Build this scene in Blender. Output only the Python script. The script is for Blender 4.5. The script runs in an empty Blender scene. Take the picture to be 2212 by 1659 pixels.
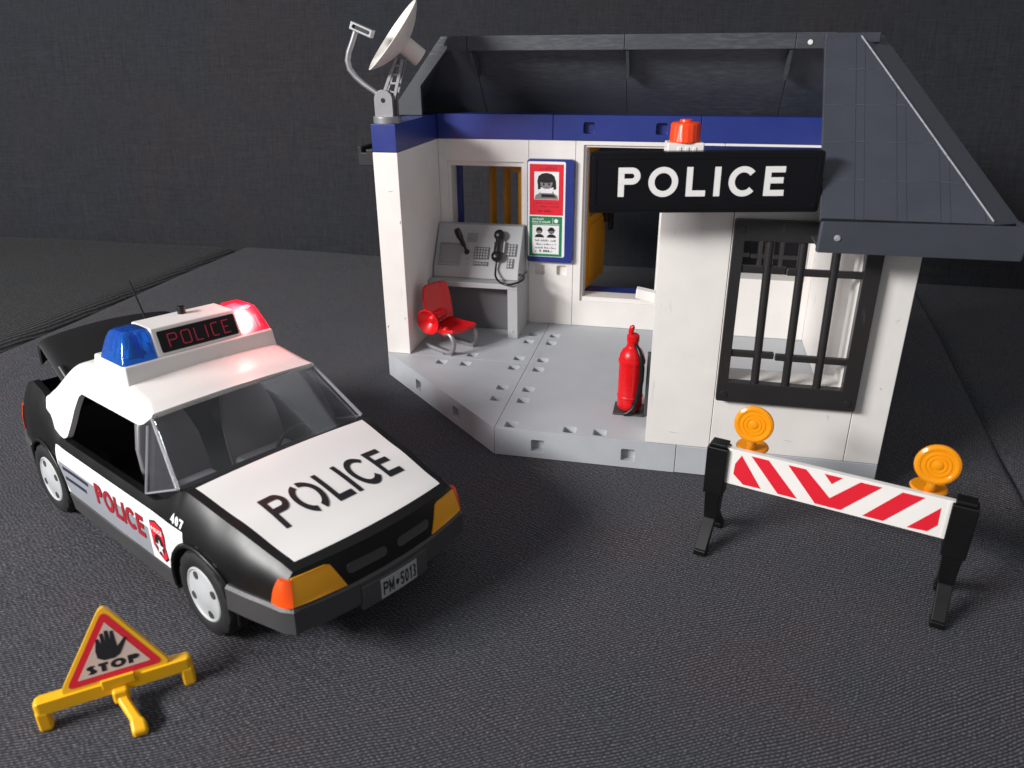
import bpy, bmesh, math, random
from mathutils import Vector, Matrix, Euler
from mathutils.geometry import tessellate_polygon
random.seed(7)
S = 0.01                                   # everything below is written in centimetres
R = math.radians
scene = bpy.context.scene
col = scene.collection

# ---------------------------------------------------------------- camera, light, exposure
cd = bpy.data.cameras.new('camera')
cam = bpy.data.objects.new('camera', cd); col.objects.link(cam)
cam.location = (21.8624*S, -41.3125*S, 23.8567*S)
cam.rotation_euler = (1.15199736, 0.00732176, 0.22118118)
cd.sensor_width = 36.0; cd.lens = 36.0*1644.065/2212.0
cd.clip_start = 0.01; cd.clip_end = 50
cd.dof.use_dof = True; cd.dof.focus_distance = 0.47; cd.dof.aperture_fstop = 15
scene.camera = cam

w = bpy.data.worlds.new('World'); scene.world = w; w.use_nodes = True
bg = w.node_tree.nodes['Background']
bg.inputs[0].default_value = (0.95, 0.965, 1.0, 1); bg.inputs[1].default_value = 0.34

AZ, EL, DIST = R(46), R(25.5), 1.5          # daylight from a room window, front left of the toys
tgt = Vector((0.14, 0.03, 0.06))
ld = bpy.data.lights.new('window_light', 'AREA'); ld.shape = 'RECTANGLE'
ld.size = 0.56; ld.size_y = 0.20; ld.energy = 30.5; ld.color = (1.0, 0.99, 0.978)
lo = bpy.data.objects.new('window_light', ld); col.objects.link(lo)
ldir = Vector((-math.cos(AZ)*math.cos(EL), -math.sin(AZ)*math.cos(EL), math.sin(EL)))
lo.location = tgt + ldir*DIST
lo.rotation_euler = ldir.to_track_quat('Z', 'Y').to_euler()

scene.view_settings.view_transform = 'Standard'; scene.view_settings.look = 'None'
scene.view_settings.exposure = 0.0; scene.view_settings.gamma = 1.0
scene.view_settings.use_curve_mapping = False
scene.render.engine = 'CYCLES'
scene.cycles.use_denoising = True
scene.cycles.max_bounces = 10; scene.cycles.transparent_max_bounces = 16
scene.cycles.sample_clamp_indirect = 6.0

# ---------------------------------------------------------------- materials
MATS = {}
def nodes(name):
    m = bpy.data.materials.new(name); m.use_nodes = True
    nt = m.node_tree; MATS[name] = m
    return m, nt, nt.nodes['Principled BSDF']
def N(nt, t, **kw):
    n = nt.nodes.new(t)
    for k, v in kw.items():
        if k.startswith('i_'): n.inputs[k[2:].replace('_', ' ')].default_value = v
        else: setattr(n, k, v)
    return n
def math_node(nt, op, a, b=None):
    n = nt.nodes.new('ShaderNodeMath'); n.operation = op
    for i, x in enumerate((a, b)):
        if x is None: continue
        if isinstance(x, (int, float)): n.inputs[i].default_value = x
        else: nt.links.new(x, n.inputs[i])
    return n.outputs[0]
def mixrgb(nt, fac, a, b):
    n = nt.nodes.new('ShaderNodeMix'); n.data_type = 'RGBA'
    if isinstance(fac, (int, float)): n.inputs[0].default_value = fac
    else: nt.links.new(fac, n.inputs[0])
    for i, x in ((6, a), (7, b)):
        if isinstance(x, tuple): n.inputs[i].default_value = (*x, 1) if len(x) == 3 else x
        else: nt.links.new(x, n.inputs[i])
    return n.outputs[2]
def ramp(nt, src, p0, p1):
    n = nt.nodes.new('ShaderNodeMapRange'); n.clamp = True
    nt.links.new(src, n.inputs[0]); n.inputs[1].default_value = p0; n.inputs[2].default_value = p1
    return n.outputs[0]

def plastic(name, c, rough=0.4, var=0.10, grain=0.0, scuff=None, scuff_lo=0.70, scuff_hi=0.78, scratch=None,
            scratch_amt=0.5, tint=0.05, spec=0.5, metallic=0.0, coat=0.0, sss=0.0):
    m, nt, b = nodes(name); L = nt.links
    tc = N(nt, 'ShaderNodeTexCoord')
    nz = N(nt, 'ShaderNodeTexNoise', i_Scale=55.0, i_Detail=4.0); L.new(tc.outputs['Object'], nz.inputs['Vector'])
    dark = tuple(x*(1-tint*1.6) for x in c); light = tuple(min(1, x*(1+tint)) for x in c)
    colr = mixrgb(nt, nz.outputs['Fac'], dark, light)
    if scuff:
        mp = N(nt, 'ShaderNodeMapping'); mp.inputs['Scale'].default_value = (240, 160, 38); mp.inputs['Rotation'].default_value = (0.6, 0.5, 0.3)
        L.new(tc.outputs['Object'], mp.inputs['Vector'])
        n2 = N(nt, 'ShaderNodeTexNoise', i_Scale=1.0, i_Detail=2.0); L.new(mp.outputs[0], n2.inputs['Vector'])
        n3 = N(nt, 'ShaderNodeTexNoise', i_Scale=22.0); L.new(tc.outputs['Object'], n3.inputs['Vector'])
        f = math_node(nt, 'MULTIPLY', ramp(nt, n2.outputs['Fac'], scuff_lo, scuff_hi), ramp(nt, n3.outputs['Fac'], 0.50, 0.68))
        colr = mixrgb(nt, f, colr, scuff)
    if scratch:
        mp = N(nt, 'ShaderNodeMapping'); mp.inputs['Scale'].default_value = (110, 800, 800); mp.inputs['Rotation'].default_value = (0.3, 0.6, 0.4)
        L.new(tc.outputs['Object'], mp.inputs['Vector'])
        n2 = N(nt, 'ShaderNodeTexNoise', i_Scale=1.0, i_Detail=3.0, i_Distortion=0.6); L.new(mp.outputs[0], n2.inputs['Vector'])
        n3 = N(nt, 'ShaderNodeTexNoise', i_Scale=14.0, i_Detail=5.0); L.new(tc.outputs['Object'], n3.inputs['Vector'])
        f = math_node(nt, 'MULTIPLY', ramp(nt, n2.outputs['Fac'], 0.42, 0.75), ramp(nt, n3.outputs['Fac'], 0.35, 0.75))
        f = math_node(nt, 'MULTIPLY', f, scratch_amt)
        colr = mixrgb(nt, f, colr, scratch)
    L.new(colr, b.inputs['Base Color'])
    mr = N(nt, 'ShaderNodeMapRange'); mr.inputs[3].default_value = max(0.03, rough-var); mr.inputs[4].default_value = min(1, rough+var)
    L.new(nz.outputs['Fac'], mr.inputs[0]); L.new(mr.outputs[0], b.inputs['Roughness'])
    b.inputs['Specular IOR Level'].default_value = spec; b.inputs['Metallic'].default_value = metallic
    b.inputs['Coat Weight'].default_value = coat; b.inputs['Coat Roughness'].default_value = 0.12
    if sss:
        b.inputs['Subsurface Weight'].default_value = sss; b.inputs['Subsurface Radius'].default_value = (0.004, 0.003, 0.002); b.inputs['Subsurface Scale'].default_value = 0.6
    if grain:
        g = N(nt, 'ShaderNodeTexNoise', i_Scale=900.0, i_Detail=2.0); L.new(tc.outputs['Object'], g.inputs['Vector'])
        bp = N(nt, 'ShaderNodeBump', i_Strength=grain, i_Distance=0.0004); L.new(g.outputs['Fac'], bp.inputs['Height'])
        L.new(bp.outputs[0], b.inputs['Normal'])
    return m

plastic('white_plastic', (0.80, 0.765, 0.73), 0.42, scuff=(0.36, 0.31, 0.28), scuff_lo=0.67, scuff_hi=0.80, grain=0.08, tint=0.06)
plastic('white_gloss', (0.82, 0.79, 0.755), 0.30, grain=0.03)
plastic('grey_base', (0.45, 0.468, 0.495), 0.50, grain=0.22, tint=0.07)
plastic('desk_grey', (0.40, 0.405, 0.41), 0.48, grain=0.15)
plastic('shaded_screen_grey', (0.27, 0.27, 0.28), 0.35)  # darker copy of the desk grey, shade painted into the recessed screen
plastic('desk_dark', (0.14, 0.14, 0.15), 0.5)
plastic('blue_plastic', (0.020, 0.036, 0.205), 0.32, scuff=(0.25, 0.3, 0.5), scuff_lo=0.74, scuff_hi=0.80)
plastic('roof_plastic', (0.042, 0.047, 0.058), 0.52, scratch=(0.20, 0.21, 0.23), scratch_amt=0.34, grain=0.15)
plastic('roof_worn', (0.048, 0.052, 0.062), 0.55, scratch=(0.34, 0.35, 0.37), scratch_amt=0.7, grain=0.2)
plastic('shingle_plastic', (0.041, 0.046, 0.060), 0.52, var=0.06, grain=0.2, tint=0.12)
plastic('wear_dim', (0.095, 0.10, 0.115), 0.6, scratch=(0.03, 0.03, 0.035), scratch_amt=0.9)
plastic('wear_white', (0.30, 0.31, 0.34), 0.6, scratch=(0.06, 0.06, 0.07), scratch_amt=0.9)
plastic('black_plastic', (0.0035, 0.0035, 0.004), 0.40, tint=0.2, spec=0.40)
plastic('black_satin', (0.006, 0.006, 0.007), 0.46, tint=0.2)
plastic('sign_black', (0.0025, 0.0025, 0.0045), 0.34, tint=0.2, spec=0.3)
plastic('bar_black', (0.020, 0.0185, 0.019), 0.36, scuff=(0.10, 0.10, 0.10), scuff_lo=0.70, scuff_hi=0.80)
plastic('bumper_grey', (0.048, 0.047, 0.049), 0.48, grain=0.15)
plastic('tyre_rubber', (0.010, 0.010, 0.011), 0.62, grain=0.3)
plastic('rim_white', (0.44, 0.45, 0.46), 0.42, scuff=(0.28, 0.28, 0.29))
plastic('red_plastic', (0.62, 0.006, 0.010), 0.30, sss=0.05, spec=0.4)
plastic('orange_beacon', (1.0, 0.065, 0.008), 0.32, sss=0.25)
plastic('marker_orange', (0.90, 0.085, 0.006), 0.30)
plastic('lamp_amber', (0.86, 0.37, 0.010), 0.38)
plastic('door_yellow', (0.72, 0.29, 0.010), 0.42)
plastic('stand_yellow', (0.90, 0.47, 0.008), 0.36, sss=0.1)
plastic('silver', (0.30, 0.30, 0.31), 0.38, metallic=0.55)
plastic('dish_white', (0.76, 0.72, 0.67), 0.40)
plastic('sticker_white', (0.83, 0.81, 0.79), 0.40, tint=0.02)
plastic('paper_white', (0.80, 0.80, 0.80), 0.45, tint=0.02)
plastic('sticker_grey', (0.27, 0.28, 0.31), 0.42)
plastic('sticker_navy', (0.020, 0.022, 0.045), 0.4)
plastic('print_black', (0.010, 0.009, 0.011), 0.42)
plastic('print_grey', (0.22, 0.21, 0.21), 0.45)
plastic('print_red', (0.70, 0.013, 0.030), 0.42, tint=0.02)
plastic('scuff_soft', (0.52, 0.47, 0.44), 0.5)
plastic('print_darkred', (0.33, 0.010, 0.022), 0.45)
plastic('print_green', (0.010, 0.205, 0.070), 0.42)
plastic('stop_face', (0.66, 0.50, 0.42), 0.45)
plastic('plate_silver', (0.34, 0.35, 0.36), 0.45)
plastic('seat_grey', (0.17, 0.163, 0.175), 0.45)
plastic('interior_black', (0.012, 0.0118, 0.0125), 0.5)
plastic('mic_black', (0.006, 0.005, 0.005), 0.35)

def lens(name, c, rough=0.12, trans=0.75, emit=None, es=0.0):
    m, nt, b = nodes(name)
    b.inputs['Base Color'].default_value = (*c, 1); b.inputs['Roughness'].default_value = rough
    b.inputs['Transmission Weight'].default_value = trans; b.inputs['IOR'].default_value = 1.45
    tc = N(nt, 'ShaderNodeTexCoord'); nz = N(nt, 'ShaderNodeTexNoise', i_Scale=120.0); nt.links.new(tc.outputs['Object'], nz.inputs['Vector'])
    bp = N(nt, 'ShaderNodeBump', i_Strength=0.15, i_Distance=0.0006); nt.links.new(nz.outputs['Fac'], bp.inputs['Height']); nt.links.new(bp.outputs[0], b.inputs['Normal'])
    if emit:
        b.inputs['Emission Color'].default_value = (*emit, 1); b.inputs['Emission Strength'].default_value = es
    return m
lens('lens_blue', (0.006, 0.19, 0.88), 0.06, 0.78)
lens('lens_red', (0.80, 0.008, 0.03), 0.20, 0.25)
def lit_lens(name, c, core, r):
    """a lens lit from inside: brightest beside its bulb, deep red further off"""
    m = MATS[name]; nt = m.node_tree; b = nt.nodes['Principled BSDF']; L = nt.links
    tc = N(nt, 'ShaderNodeTexCoord'); vm = N(nt, 'ShaderNodeVectorMath', operation='DISTANCE'); L.new(tc.outputs['Object'], vm.inputs[0]); vm.inputs[1].default_value = Vector(core)*S
    d = math_node(nt, 'DIVIDE', vm.outputs['Value'], r*S); g = math_node(nt, 'EXPONENT', math_node(nt, 'MULTIPLY', math_node(nt, 'MULTIPLY', d, d), -1.0))
    wv = N(nt, 'ShaderNodeTexWave', i_Scale=420.0, i_Distortion=2.0); wv.bands_direction = 'Y'; L.new(tc.outputs['Object'], wv.inputs['Vector'])
    g2 = math_node(nt, 'MULTIPLY', g, math_node(nt, 'ADD', math_node(nt, 'MULTIPLY', wv.outputs['Fac'], .7), .45))
    L.new(mixrgb(nt, g2, c, (1.0, .62, .50)), b.inputs['Emission Color'])
    L.new(math_node(nt, 'ADD', math_node(nt, 'MULTIPLY', g2, 16.0), .80), b.inputs['Emission Strength'])
lit_lens('lens_red', (1.0, .008, .035), (.10, 2.40, 10.85), .60)
lens('lens_amber', (1.0, 0.36, 0.006), 0.18, 0.22)
def emitter(name, c, s):
    m, nt, b = nodes(name); b.inputs['Base Color'].default_value = (0, 0, 0, 1)
    b.inputs['Emission Color'].default_value = (*c, 1); b.inputs['Emission Strength'].default_value = s
emitter('bulb_glow', (1.0, 0.55, 0.42), 16.0)
emitter('led_red', (0.60, 0.02, 0.06), 0.30)
emitter('blue_core', (0.0, 0.35, 0.8), 0.5)

def clear_plastic():
    m, nt, b = nodes('clear_plastic'); L = nt.links
    out = nt.nodes['Material Output']; nt.nodes.remove(b)
    tr = N(nt, 'ShaderNodeBsdfTransparent'); tr.inputs[0].default_value = (0.95, 0.955, 0.965, 1)
    gl = N(nt, 'ShaderNodeBsdfGlossy'); gl.inputs['Roughness'].default_value = 0.07; gl.inputs[0].default_value = (0.9, 0.9, 0.92, 1)
    fr = N(nt, 'ShaderNodeFresnel'); fr.inputs[0].default_value = 1.48
    mx = N(nt, 'ShaderNodeMixShader'); L.new(math_node(nt, 'MULTIPLY', fr.outputs[0], 0.4), mx.inputs[0]); L.new(tr.outputs[0], mx.inputs[1]); L.new(gl.outputs[0], mx.inputs[2])
    df = N(nt, 'ShaderNodeBsdfDiffuse'); df.inputs[0].default_value = (.75, .76, .8, 1)
    m2 = N(nt, 'ShaderNodeMixShader'); m2.inputs[0].default_value = 0.012; L.new(mx.outputs[0], m2.inputs[1]); L.new(df.outputs[0], m2.inputs[2])
    L.new(m2.outputs[0], out.inputs[0])
clear_plastic()
def edge_highlight():  # half-clear whitish material, paints the bright highlight on the pane's edges
    m, nt, b = nodes('edge_highlight'); L = nt.links; out = nt.nodes['Material Output']
    b.inputs['Base Color'].default_value = (.62, .63, .66, 1); b.inputs['Roughness'].default_value = .12
    tr = N(nt, 'ShaderNodeBsdfTransparent'); mx = N(nt, 'ShaderNodeMixShader'); mx.inputs[0].default_value = .30
    L.new(tr.outputs[0], mx.inputs[1]); L.new(b.outputs[0], mx.inputs[2]); L.new(mx.outputs[0], out.inputs[0])
edge_highlight()

def fabric(name, c_dark, c_light, ang, pitch, bump=0.6, sheen=0.04, bead=1.0, lint_amt=0.35):
    """woven upholstery: ribs at `ang`, each rib a row of small stitches"""
    m, nt, b = nodes(name); L = nt.links
    tc = N(nt, 'ShaderNodeTexCoord')
    dist = N(nt, 'ShaderNodeTexNoise', i_Scale=9.0, i_Detail=3.0); L.new(tc.outputs['Object'], dist.inputs['Vector'])
    dist2 = N(nt, 'ShaderNodeTexNoise', i_Scale=90.0, i_Detail=2.0); L.new(tc.outputs['Object'], dist2.inputs['Vector'])
    sx = N(nt, 'ShaderNodeSeparateXYZ'); L.new(tc.outputs['Object'], sx.inputs[0])
    ca, sa = math.cos(ang), math.sin(ang)
    third = sx.outputs[2]
    u = math_node(nt, 'ADD', math_node(nt, 'MULTIPLY', sx.outputs[0], -sa), math_node(nt, 'MULTIPLY', sx.outputs[1], ca))
    v = math_node(nt, 'ADD', math_node(nt, 'MULTIPLY', sx.outputs[0], ca), math_node(nt, 'MULTIPLY', sx.outputs[1], sa))
    v = math_node(nt, 'ADD', v, third); 
    wob = math_node(nt, 'MULTIPLY', math_node(nt, 'SUBTRACT', dist.outputs['Fac'], 0.5), 0.016)
    u = math_node(nt, 'ADD', u, wob)
    k = 2*math.pi/(pitch*S)
    ph = math_node(nt, 'MULTIPLY', u, k)
    rib = math_node(nt, 'ADD', math_node(nt, 'MULTIPLY', math_node(nt, 'SINE', ph), 0.5), 0.5)
    row = math_node(nt, 'MULTIPLY', math_node(nt, 'FLOOR', math_node(nt, 'MULTIPLY', u, 1/(pitch*S))), 2.1)
    bd = math_node(nt, 'SINE', math_node(nt, 'ADD', math_node(nt, 'MULTIPLY', math_node(nt, 'ADD', v, math_node(nt, 'MULTIPLY', dist2.outputs['Fac'], 0.006)), k*0.6), row))
    bd = math_node(nt, 'ADD', math_node(nt, 'MULTIPLY', bd, 0.25*bead), 1-0.25*bead)
    fz = N(nt, 'ShaderNodeTexNoise', i_Scale=820.0, i_Detail=3.0); L.new(tc.outputs['Object'], fz.inputs['Vector'])
    rib = math_node(nt, 'POWER', rib, 1.4)
    h = math_node(nt, 'MULTIPLY', math_node(nt, 'MULTIPLY', rib, bd), math_node(nt, 'MULTIPLY', ramp(nt, fz.outputs['Fac'], 0.24, 0.78), 1.45))
    big = N(nt, 'ShaderNodeTexNoise', i_Scale=16.0, i_Detail=5.0); L.new(tc.outputs['Object'], big.inputs['Vector'])
    colr = mixrgb(nt, h, c_dark, c_light)
    warm = mixrgb(nt, ramp(nt, big.outputs['Fac'], 0.35, 0.65), (1.08, 0.99, 0.97), (0.93, 0.99, 1.03))
    mul = nt.nodes.new('ShaderNodeMix'); mul.data_type = 'RGBA'; mul.blend_type = 'MULTIPLY'; mul.inputs[0].default_value = 1.0
    L.new(colr, mul.inputs[6]); L.new(warm, mul.inputs[7])
    sp = N(nt, 'ShaderNodeTexNoise', i_Scale=640.0, i_Detail=1.0); L.new(tc.outputs['Object'], sp.inputs['Vector'])
    lint = ramp(nt, sp.outputs['Fac'], 0.715, 0.745)
    lint = math_node(nt, 'MULTIPLY', lint, lint_amt)
    L.new(mixrgb(nt, lint, mul.outputs[2], (0.35, 0.35, 0.36)), b.inputs['Base Color'])
    b.inputs['Roughness'].default_value = 0.85; b.inputs['Specular IOR Level'].default_value = 0.2
    b.inputs['Sheen Weight'].default_value = sheen; b.inputs['Sheen Roughness'].default_value = 0.5
    bp = N(nt, 'ShaderNodeBump', i_Strength=bump, i_Distance=0.0006); L.new(h, bp.inputs['Height']); L.new(bp.outputs[0], b.inputs['Normal'])
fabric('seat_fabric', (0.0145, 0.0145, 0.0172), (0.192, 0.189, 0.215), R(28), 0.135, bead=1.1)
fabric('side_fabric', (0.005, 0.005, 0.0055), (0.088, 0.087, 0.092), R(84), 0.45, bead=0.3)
def slub_cloth(name, c0, c1):
    """flat linen-like weave: streaks of uneven thread along both directions"""
    m, nt, b = nodes(name); L = nt.links
    tc = N(nt, 'ShaderNodeTexCoord'); fs = []
    for sc_ in ((1300, 60, 90), (90, 60, 1300), (600, 60, 30), (30, 60, 600)):
        mp = N(nt, 'ShaderNodeMapping'); mp.inputs['Scale'].default_value = sc_; L.new(tc.outputs['Object'], mp.inputs['Vector'])
        n_ = N(nt, 'ShaderNodeTexNoise', i_Scale=1.0, i_Detail=2.0); L.new(mp.outputs[0], n_.inputs['Vector']); fs.append(n_.outputs['Fac'])
    big = N(nt, 'ShaderNodeTexNoise', i_Scale=7.0, i_Detail=4.0); L.new(tc.outputs['Object'], big.inputs['Vector'])
    h = math_node(nt, 'ADD', math_node(nt, 'ADD', math_node(nt, 'MULTIPLY', fs[0], .3), math_node(nt, 'MULTIPLY', fs[1], .3)), math_node(nt, 'ADD', math_node(nt, 'MULTIPLY', fs[2], .22), math_node(nt, 'MULTIPLY', fs[3], .18)))
    c_ = mixrgb(nt, ramp(nt, h, .33, .67), c0, c1)
    t_ = mixrgb(nt, ramp(nt, big.outputs['Fac'], .35, .65), (1.10, .98, .97), (.90, .98, 1.06))
    mu = nt.nodes.new('ShaderNodeMix'); mu.data_type = 'RGBA'; mu.blend_type = 'MULTIPLY'; mu.inputs[0].default_value = 1
    L.new(c_, mu.inputs[6]); L.new(t_, mu.inputs[7]); L.new(mu.outputs[2], b.inputs['Base Color'])
    b.inputs['Roughness'].default_value = .9; b.inputs['Specular IOR Level'].default_value = .1; b.inputs['Sheen Weight'].default_value = .08
    bp = N(nt, 'ShaderNodeBump', i_Strength=.35, i_Distance=.0005); L.new(h, bp.inputs['Height']); L.new(bp.outputs[0], b.inputs['Normal'])
slub_cloth('back_fabric', (0.0175, 0.0177, 0.0198), (0.041, 0.0415, 0.046))

# ---------------------------------------------------------------- mesh helpers
class MB:
    def __init__(s): s.v = []; s.f = []
    def add(s, vs, fs):
        o = len(s.v); s.v += [tuple(p) for p in vs]; s.f += [tuple(i+o for i in f) for f in fs]; return s
    def box(s, x0, x1, y0, y1, z0, z1):
        return s.add([(x0,y0,z0),(x1,y0,z0),(x1,y1,z0),(x0,y1,z0),(x0,y0,z1),(x1,y0,z1),(x1,y1,z1),(x0,y1,z1)],
                     [(0,3,2,1),(4,5,6,7),(0,1,5,4),(1,2,6,5),(2,3,7,6),(3,0,4,7)])
    def loft(s, rings, caps=True, closed=True):
        n = len(rings[0]); vs = [p for r in rings for p in r]; fs = []
        for i in range(len(rings)-1):
            for j in range(n if closed else n-1):
                a, b = i*n+j, i*n+(j+1) % n
                fs.append((a, b, b+n, a+n))
        if caps and closed:
            fs.append(tuple(range(n-1, -1, -1))); fs.append(tuple((len(rings)-1)*n+j for j in range(n)))
        return s.add(vs, fs)
    def tube(s, pts, r, seg=10, caps=True):
        pts = [Vector(p) for p in pts]; rings = []
        rs = r if isinstance(r, (list, tuple)) else [r]*len(pts)
        t0 = (pts[1]-pts[0]).normalized()
        up = Vector((0,0,1)) if abs(t0.z) < 0.9 else Vector((0,1,0))
        nrm = t0.cross(up).normalized()
        for i, p in enumerate(pts):
            t = (pts[min(i+1, len(pts)-1)]-pts[max(i-1, 0)]).normalized()
            nrm = (nrm - t*nrm.dot(t)).normalized(); bn = t.cross(nrm)
            rings.append([p+(nrm*math.cos(a)+bn*math.sin(a))*rs[i] for a in (2*math.pi*k/seg for k in range(seg))])
        return s.loft(rings, caps)
    def lathe(s, prof, origin=(0,0,0), axis=(0,0,1), seg=32, caps=True):
        ax = Vector(axis).normalized(); up = Vector((1,0,0)) if abs(ax.x) < 0.9 else Vector((0,1,0))
        a1 = ax.cross(up).normalized(); a2 = ax.cross(a1); o = Vector(origin)
        rings = [[o+ax*h+(a1*math.cos(t)+a2*math.sin(t))*r for t in (2*math.pi*k/seg for k in range(seg))] for r, h in prof]
        return s.loft(rings, caps)
    def prism(s, outline, o, u, v, n, d, holes=(), recess=(), rd=0.3):
        """outline (and holes) in the u,v plane at o, extruded by n*d; recess: blind holes rd deep in the o side"""
        o, u, v, n = Vector(o), Vector(u), Vector(v), Vector(n)
        P = lambda q, h: o+u*q[0]+v*q[1]+n*h
        for side, loops in ((0, [outline, *holes, *recess]), (d, [outline, *holes])):
            flat = [q for l in loops for q in l]
            tris = tessellate_polygon([[Vector((q[0], q[1], 0)) for q in l] for l in loops])
            s.add([P(q, side) for q in flat], tris)
        for l in (outline, *holes):
            m = len(l); s.add([P(q, 0) for q in l]+[P(q, d) for q in l], [(i, (i+1) % m, (i+1) % m+m, i+m) for i in range(m)])
        for l in recess:
            m = len(l); s.add([P(q, 0) for q in l]+[P(q, rd) for q in l], [(i, (i+1) % m, (i+1) % m+m, i+m) for i in range(m)]+[tuple(range(m, 2*m))])
        return s
    def flat(s, poly, fn):
        tris = tessellate_polygon([[Vector((q[0], q[1], 0)) for q in poly]])
        return s.add([fn(*q) for q in poly], tris)

def rect(x0, x1, z0, z1): return [(x0,z0),(x1,z0),(x1,z1),(x0,z1)]
def rrect(x0, x1, z0, z1, r, n=4):
    out = []
    for cx, cz, a in ((x1-r,z0+r,-90),(x1-r,z1-r,0),(x0+r,z1-r,90),(x0+r,z0+r,180)):
        for k in range(n+1):
            t = R(a+90*k/n); out.append((cx+r*math.cos(t), cz+r*math.sin(t)))
    return out

def link(name, me, mat, parent=None):
    o = bpy.data.objects.new(name, me); col.objects.link(o)
    if mat: me.materials.append(MATS[mat])
    if parent: o.parent = parent
    return o
def obj(name, mb, mat, parent=None, bevel=0.0, seg=2, ang=35, solid=0.0, sub=0, merge=True):
    me = bpy.data.meshes.new(name)
    bm = bmesh.new()
    vs = [bm.verts.new((p[0]*S, p[1]*S, p[2]*S)) for p in mb.v]
    for f in mb.f:
        try: bm.faces.new([vs[i] for i in f])
        except ValueError: pass
    if merge: bmesh.ops.remove_doubles(bm, verts=bm.verts, dist=1e-6)
    bmesh.ops.recalc_face_normals(bm, faces=bm.faces)
    bm.to_mesh(me); bm.free()
    me.shade_smooth(); me.set_sharp_from_angle(angle=R(ang))
    o = link(name, me, mat, parent)
    if solid:
        md = o.modifiers.new('thickness', 'SOLIDIFY'); md.thickness = solid*S; md.offset = -1
    if bevel:
        md = o.modifiers.new('bevel', 'BEVEL'); md.width = bevel*S; md.segments = seg; md.limit_method = 'ANGLE'; md.angle_limit = R(32); md.harden_normals = True
    if sub:
        md = o.modifiers.new('subdivision', 'SUBSURF'); md.levels = sub; md.render_levels = sub
    return o
def thing(name, label, cat, loc=(0,0,0), rot=(0,0,0), group=None):
    o = bpy.data.objects.new(name, None); col.objects.link(o); o.empty_display_size = 0.02
    o.location = Vector(loc)*S; o.rotation_euler = rot; o['label'] = label; o['category'] = cat
    if group: o['group'] = group
    return o
def copy_tree(o, parent=None):
    c = o.copy(); col.objects.link(c); c.parent = parent
    for ch in list(o.children): copy_tree(ch, c)
    return c

# ---------------------------------------------------------------- stroke lettering
def arc(cx, cy, rx, ry, a0, a1, n=14):
    return [(cx+rx*math.cos(R(a0+(a1-a0)*k/n)), cy+ry*math.sin(R(a0+(a1-a0)*k/n))) for k in range(n+1)]
def glyph(ch, t, stencil=False):
    h = t/2
    if ch == 'P':
        r = 0.29; w_ = 0.74
        return w_, [[(h,0),(h,1)], [(0,1-h),(w_-r,1-h)]+arc(w_-r,1-r,r-h,r-h,90,-90)[1:]+[(0,1-2*r+h)]]
    if ch == 'O':
        w_ = 0.99; rx, ry = w_/2-h, 0.5-h+0.012
        if stencil: return w_, [arc(w_/2,.5,rx,ry,107,258,16), arc(w_/2,.5,rx,ry,-74,90,16)]
        return w_, [arc(w_/2,.5,rx,ry,0,360,32)]
    if ch == 'L': return 0.65, [[(h,1),(h,h),(0.65,h)]]
    if ch == 'I': return t, [[(h,0),(h,1)]]
    if ch == 'C': return 0.90, [arc(.48,.5,.48-h,.5-h+0.012,40,320,26)]
    if ch == 'E': return 0.67, [[(0.66,1-h),(h,1-h),(h,h),(0.67,h)], [(h,.53),(.62,.53)]]
    if ch == 'S': return 0.62, [arc(.31,.735,.31-h,.265-h,20,180+80,12)+arc(.31,.265,.31-h,.265-h,90,-160,12)[1:]]
    if ch == 'T': return 0.62, [[(0,1-h),(.62,1-h)], [(.31,1-h),(.31,0)]]
    if ch == 'M': return 0.8, [[(h,0),(h,1-h),(.4,.25),(.8-h,1-h),(.8-h,0)]]
    if ch == '0': return 0.56, [arc(.28,.5,.28-h,.5-h,0,360,24)]
    if ch == '1': return 0.4, [[(0.05,.78),(.26,1-h),(.26,0)]]
    if ch == '3': return 0.54, [arc(.25,.74,.25-h+.02,.26-h,140,-80,10)+arc(.25,.27,.27-h+.02,.27-h,80,-140,10)]
    if ch == '4': return 0.58, [[(.42,0),(.42,1-h),(h,.32),(.58,.32)]]
    if ch == '5': return 0.54, [[(.5,1-h),(.09,1-h),(.07,.56)]+arc(.25,.32,.27-h,.32-h,110,-150,12)]
    if ch == '7': return 0.54, [[(0,1-h),(.48,1-h),(.17,0)]]
    if ch == '.': return t, [[(0,h),(t,h)]]
    if ch == '-': return 0.35, [[(0,.45),(.35,.45)]]
    return 0.35, []
def stroke(pts, t):
    closed = (abs(pts[0][0]-pts[-1][0])+abs(pts[0][1]-pts[-1][1])) < 1e-6 and len(pts) > 3
    P = []
    for i, p in enumerate(pts):
        q = Vector((p[0], p[1]))
        if P and (q-P[-1]).length > .3:
            a0 = P[-1].copy(); m = math.ceil((q-a0).length/.25)
            P += [a0.lerp(q, k/m) for k in range(1, m)]
        P.append(q)
    if closed: P = P[:-1]
    n = len(P); L, Rr = [], []
    for i in range(n):
        a = P[(i-1) % n] if (closed or i > 0) else None
        b = P[(i+1) % n] if (closed or i < n-1) else None
        d1 = (P[i]-a).normalized() if a is not None else (b-P[i]).normalized()
        d2 = (b-P[i]).normalized() if b is not None else d1
        n1, n2 = Vector((-d1.y, d1.x)), Vector((-d2.y, d2.x))
        mt = (n1+n2).normalized(); k = min(2.5, 1/max(0.3, mt.dot(n1)))
        L.append(P[i]+mt*k*t/2); Rr.append(P[i]-mt*k*t/2)
    return [(L[i], L[(i+1) % n], Rr[(i+1) % n], Rr[i]) for i in range(n if closed else n-1)]
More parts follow.
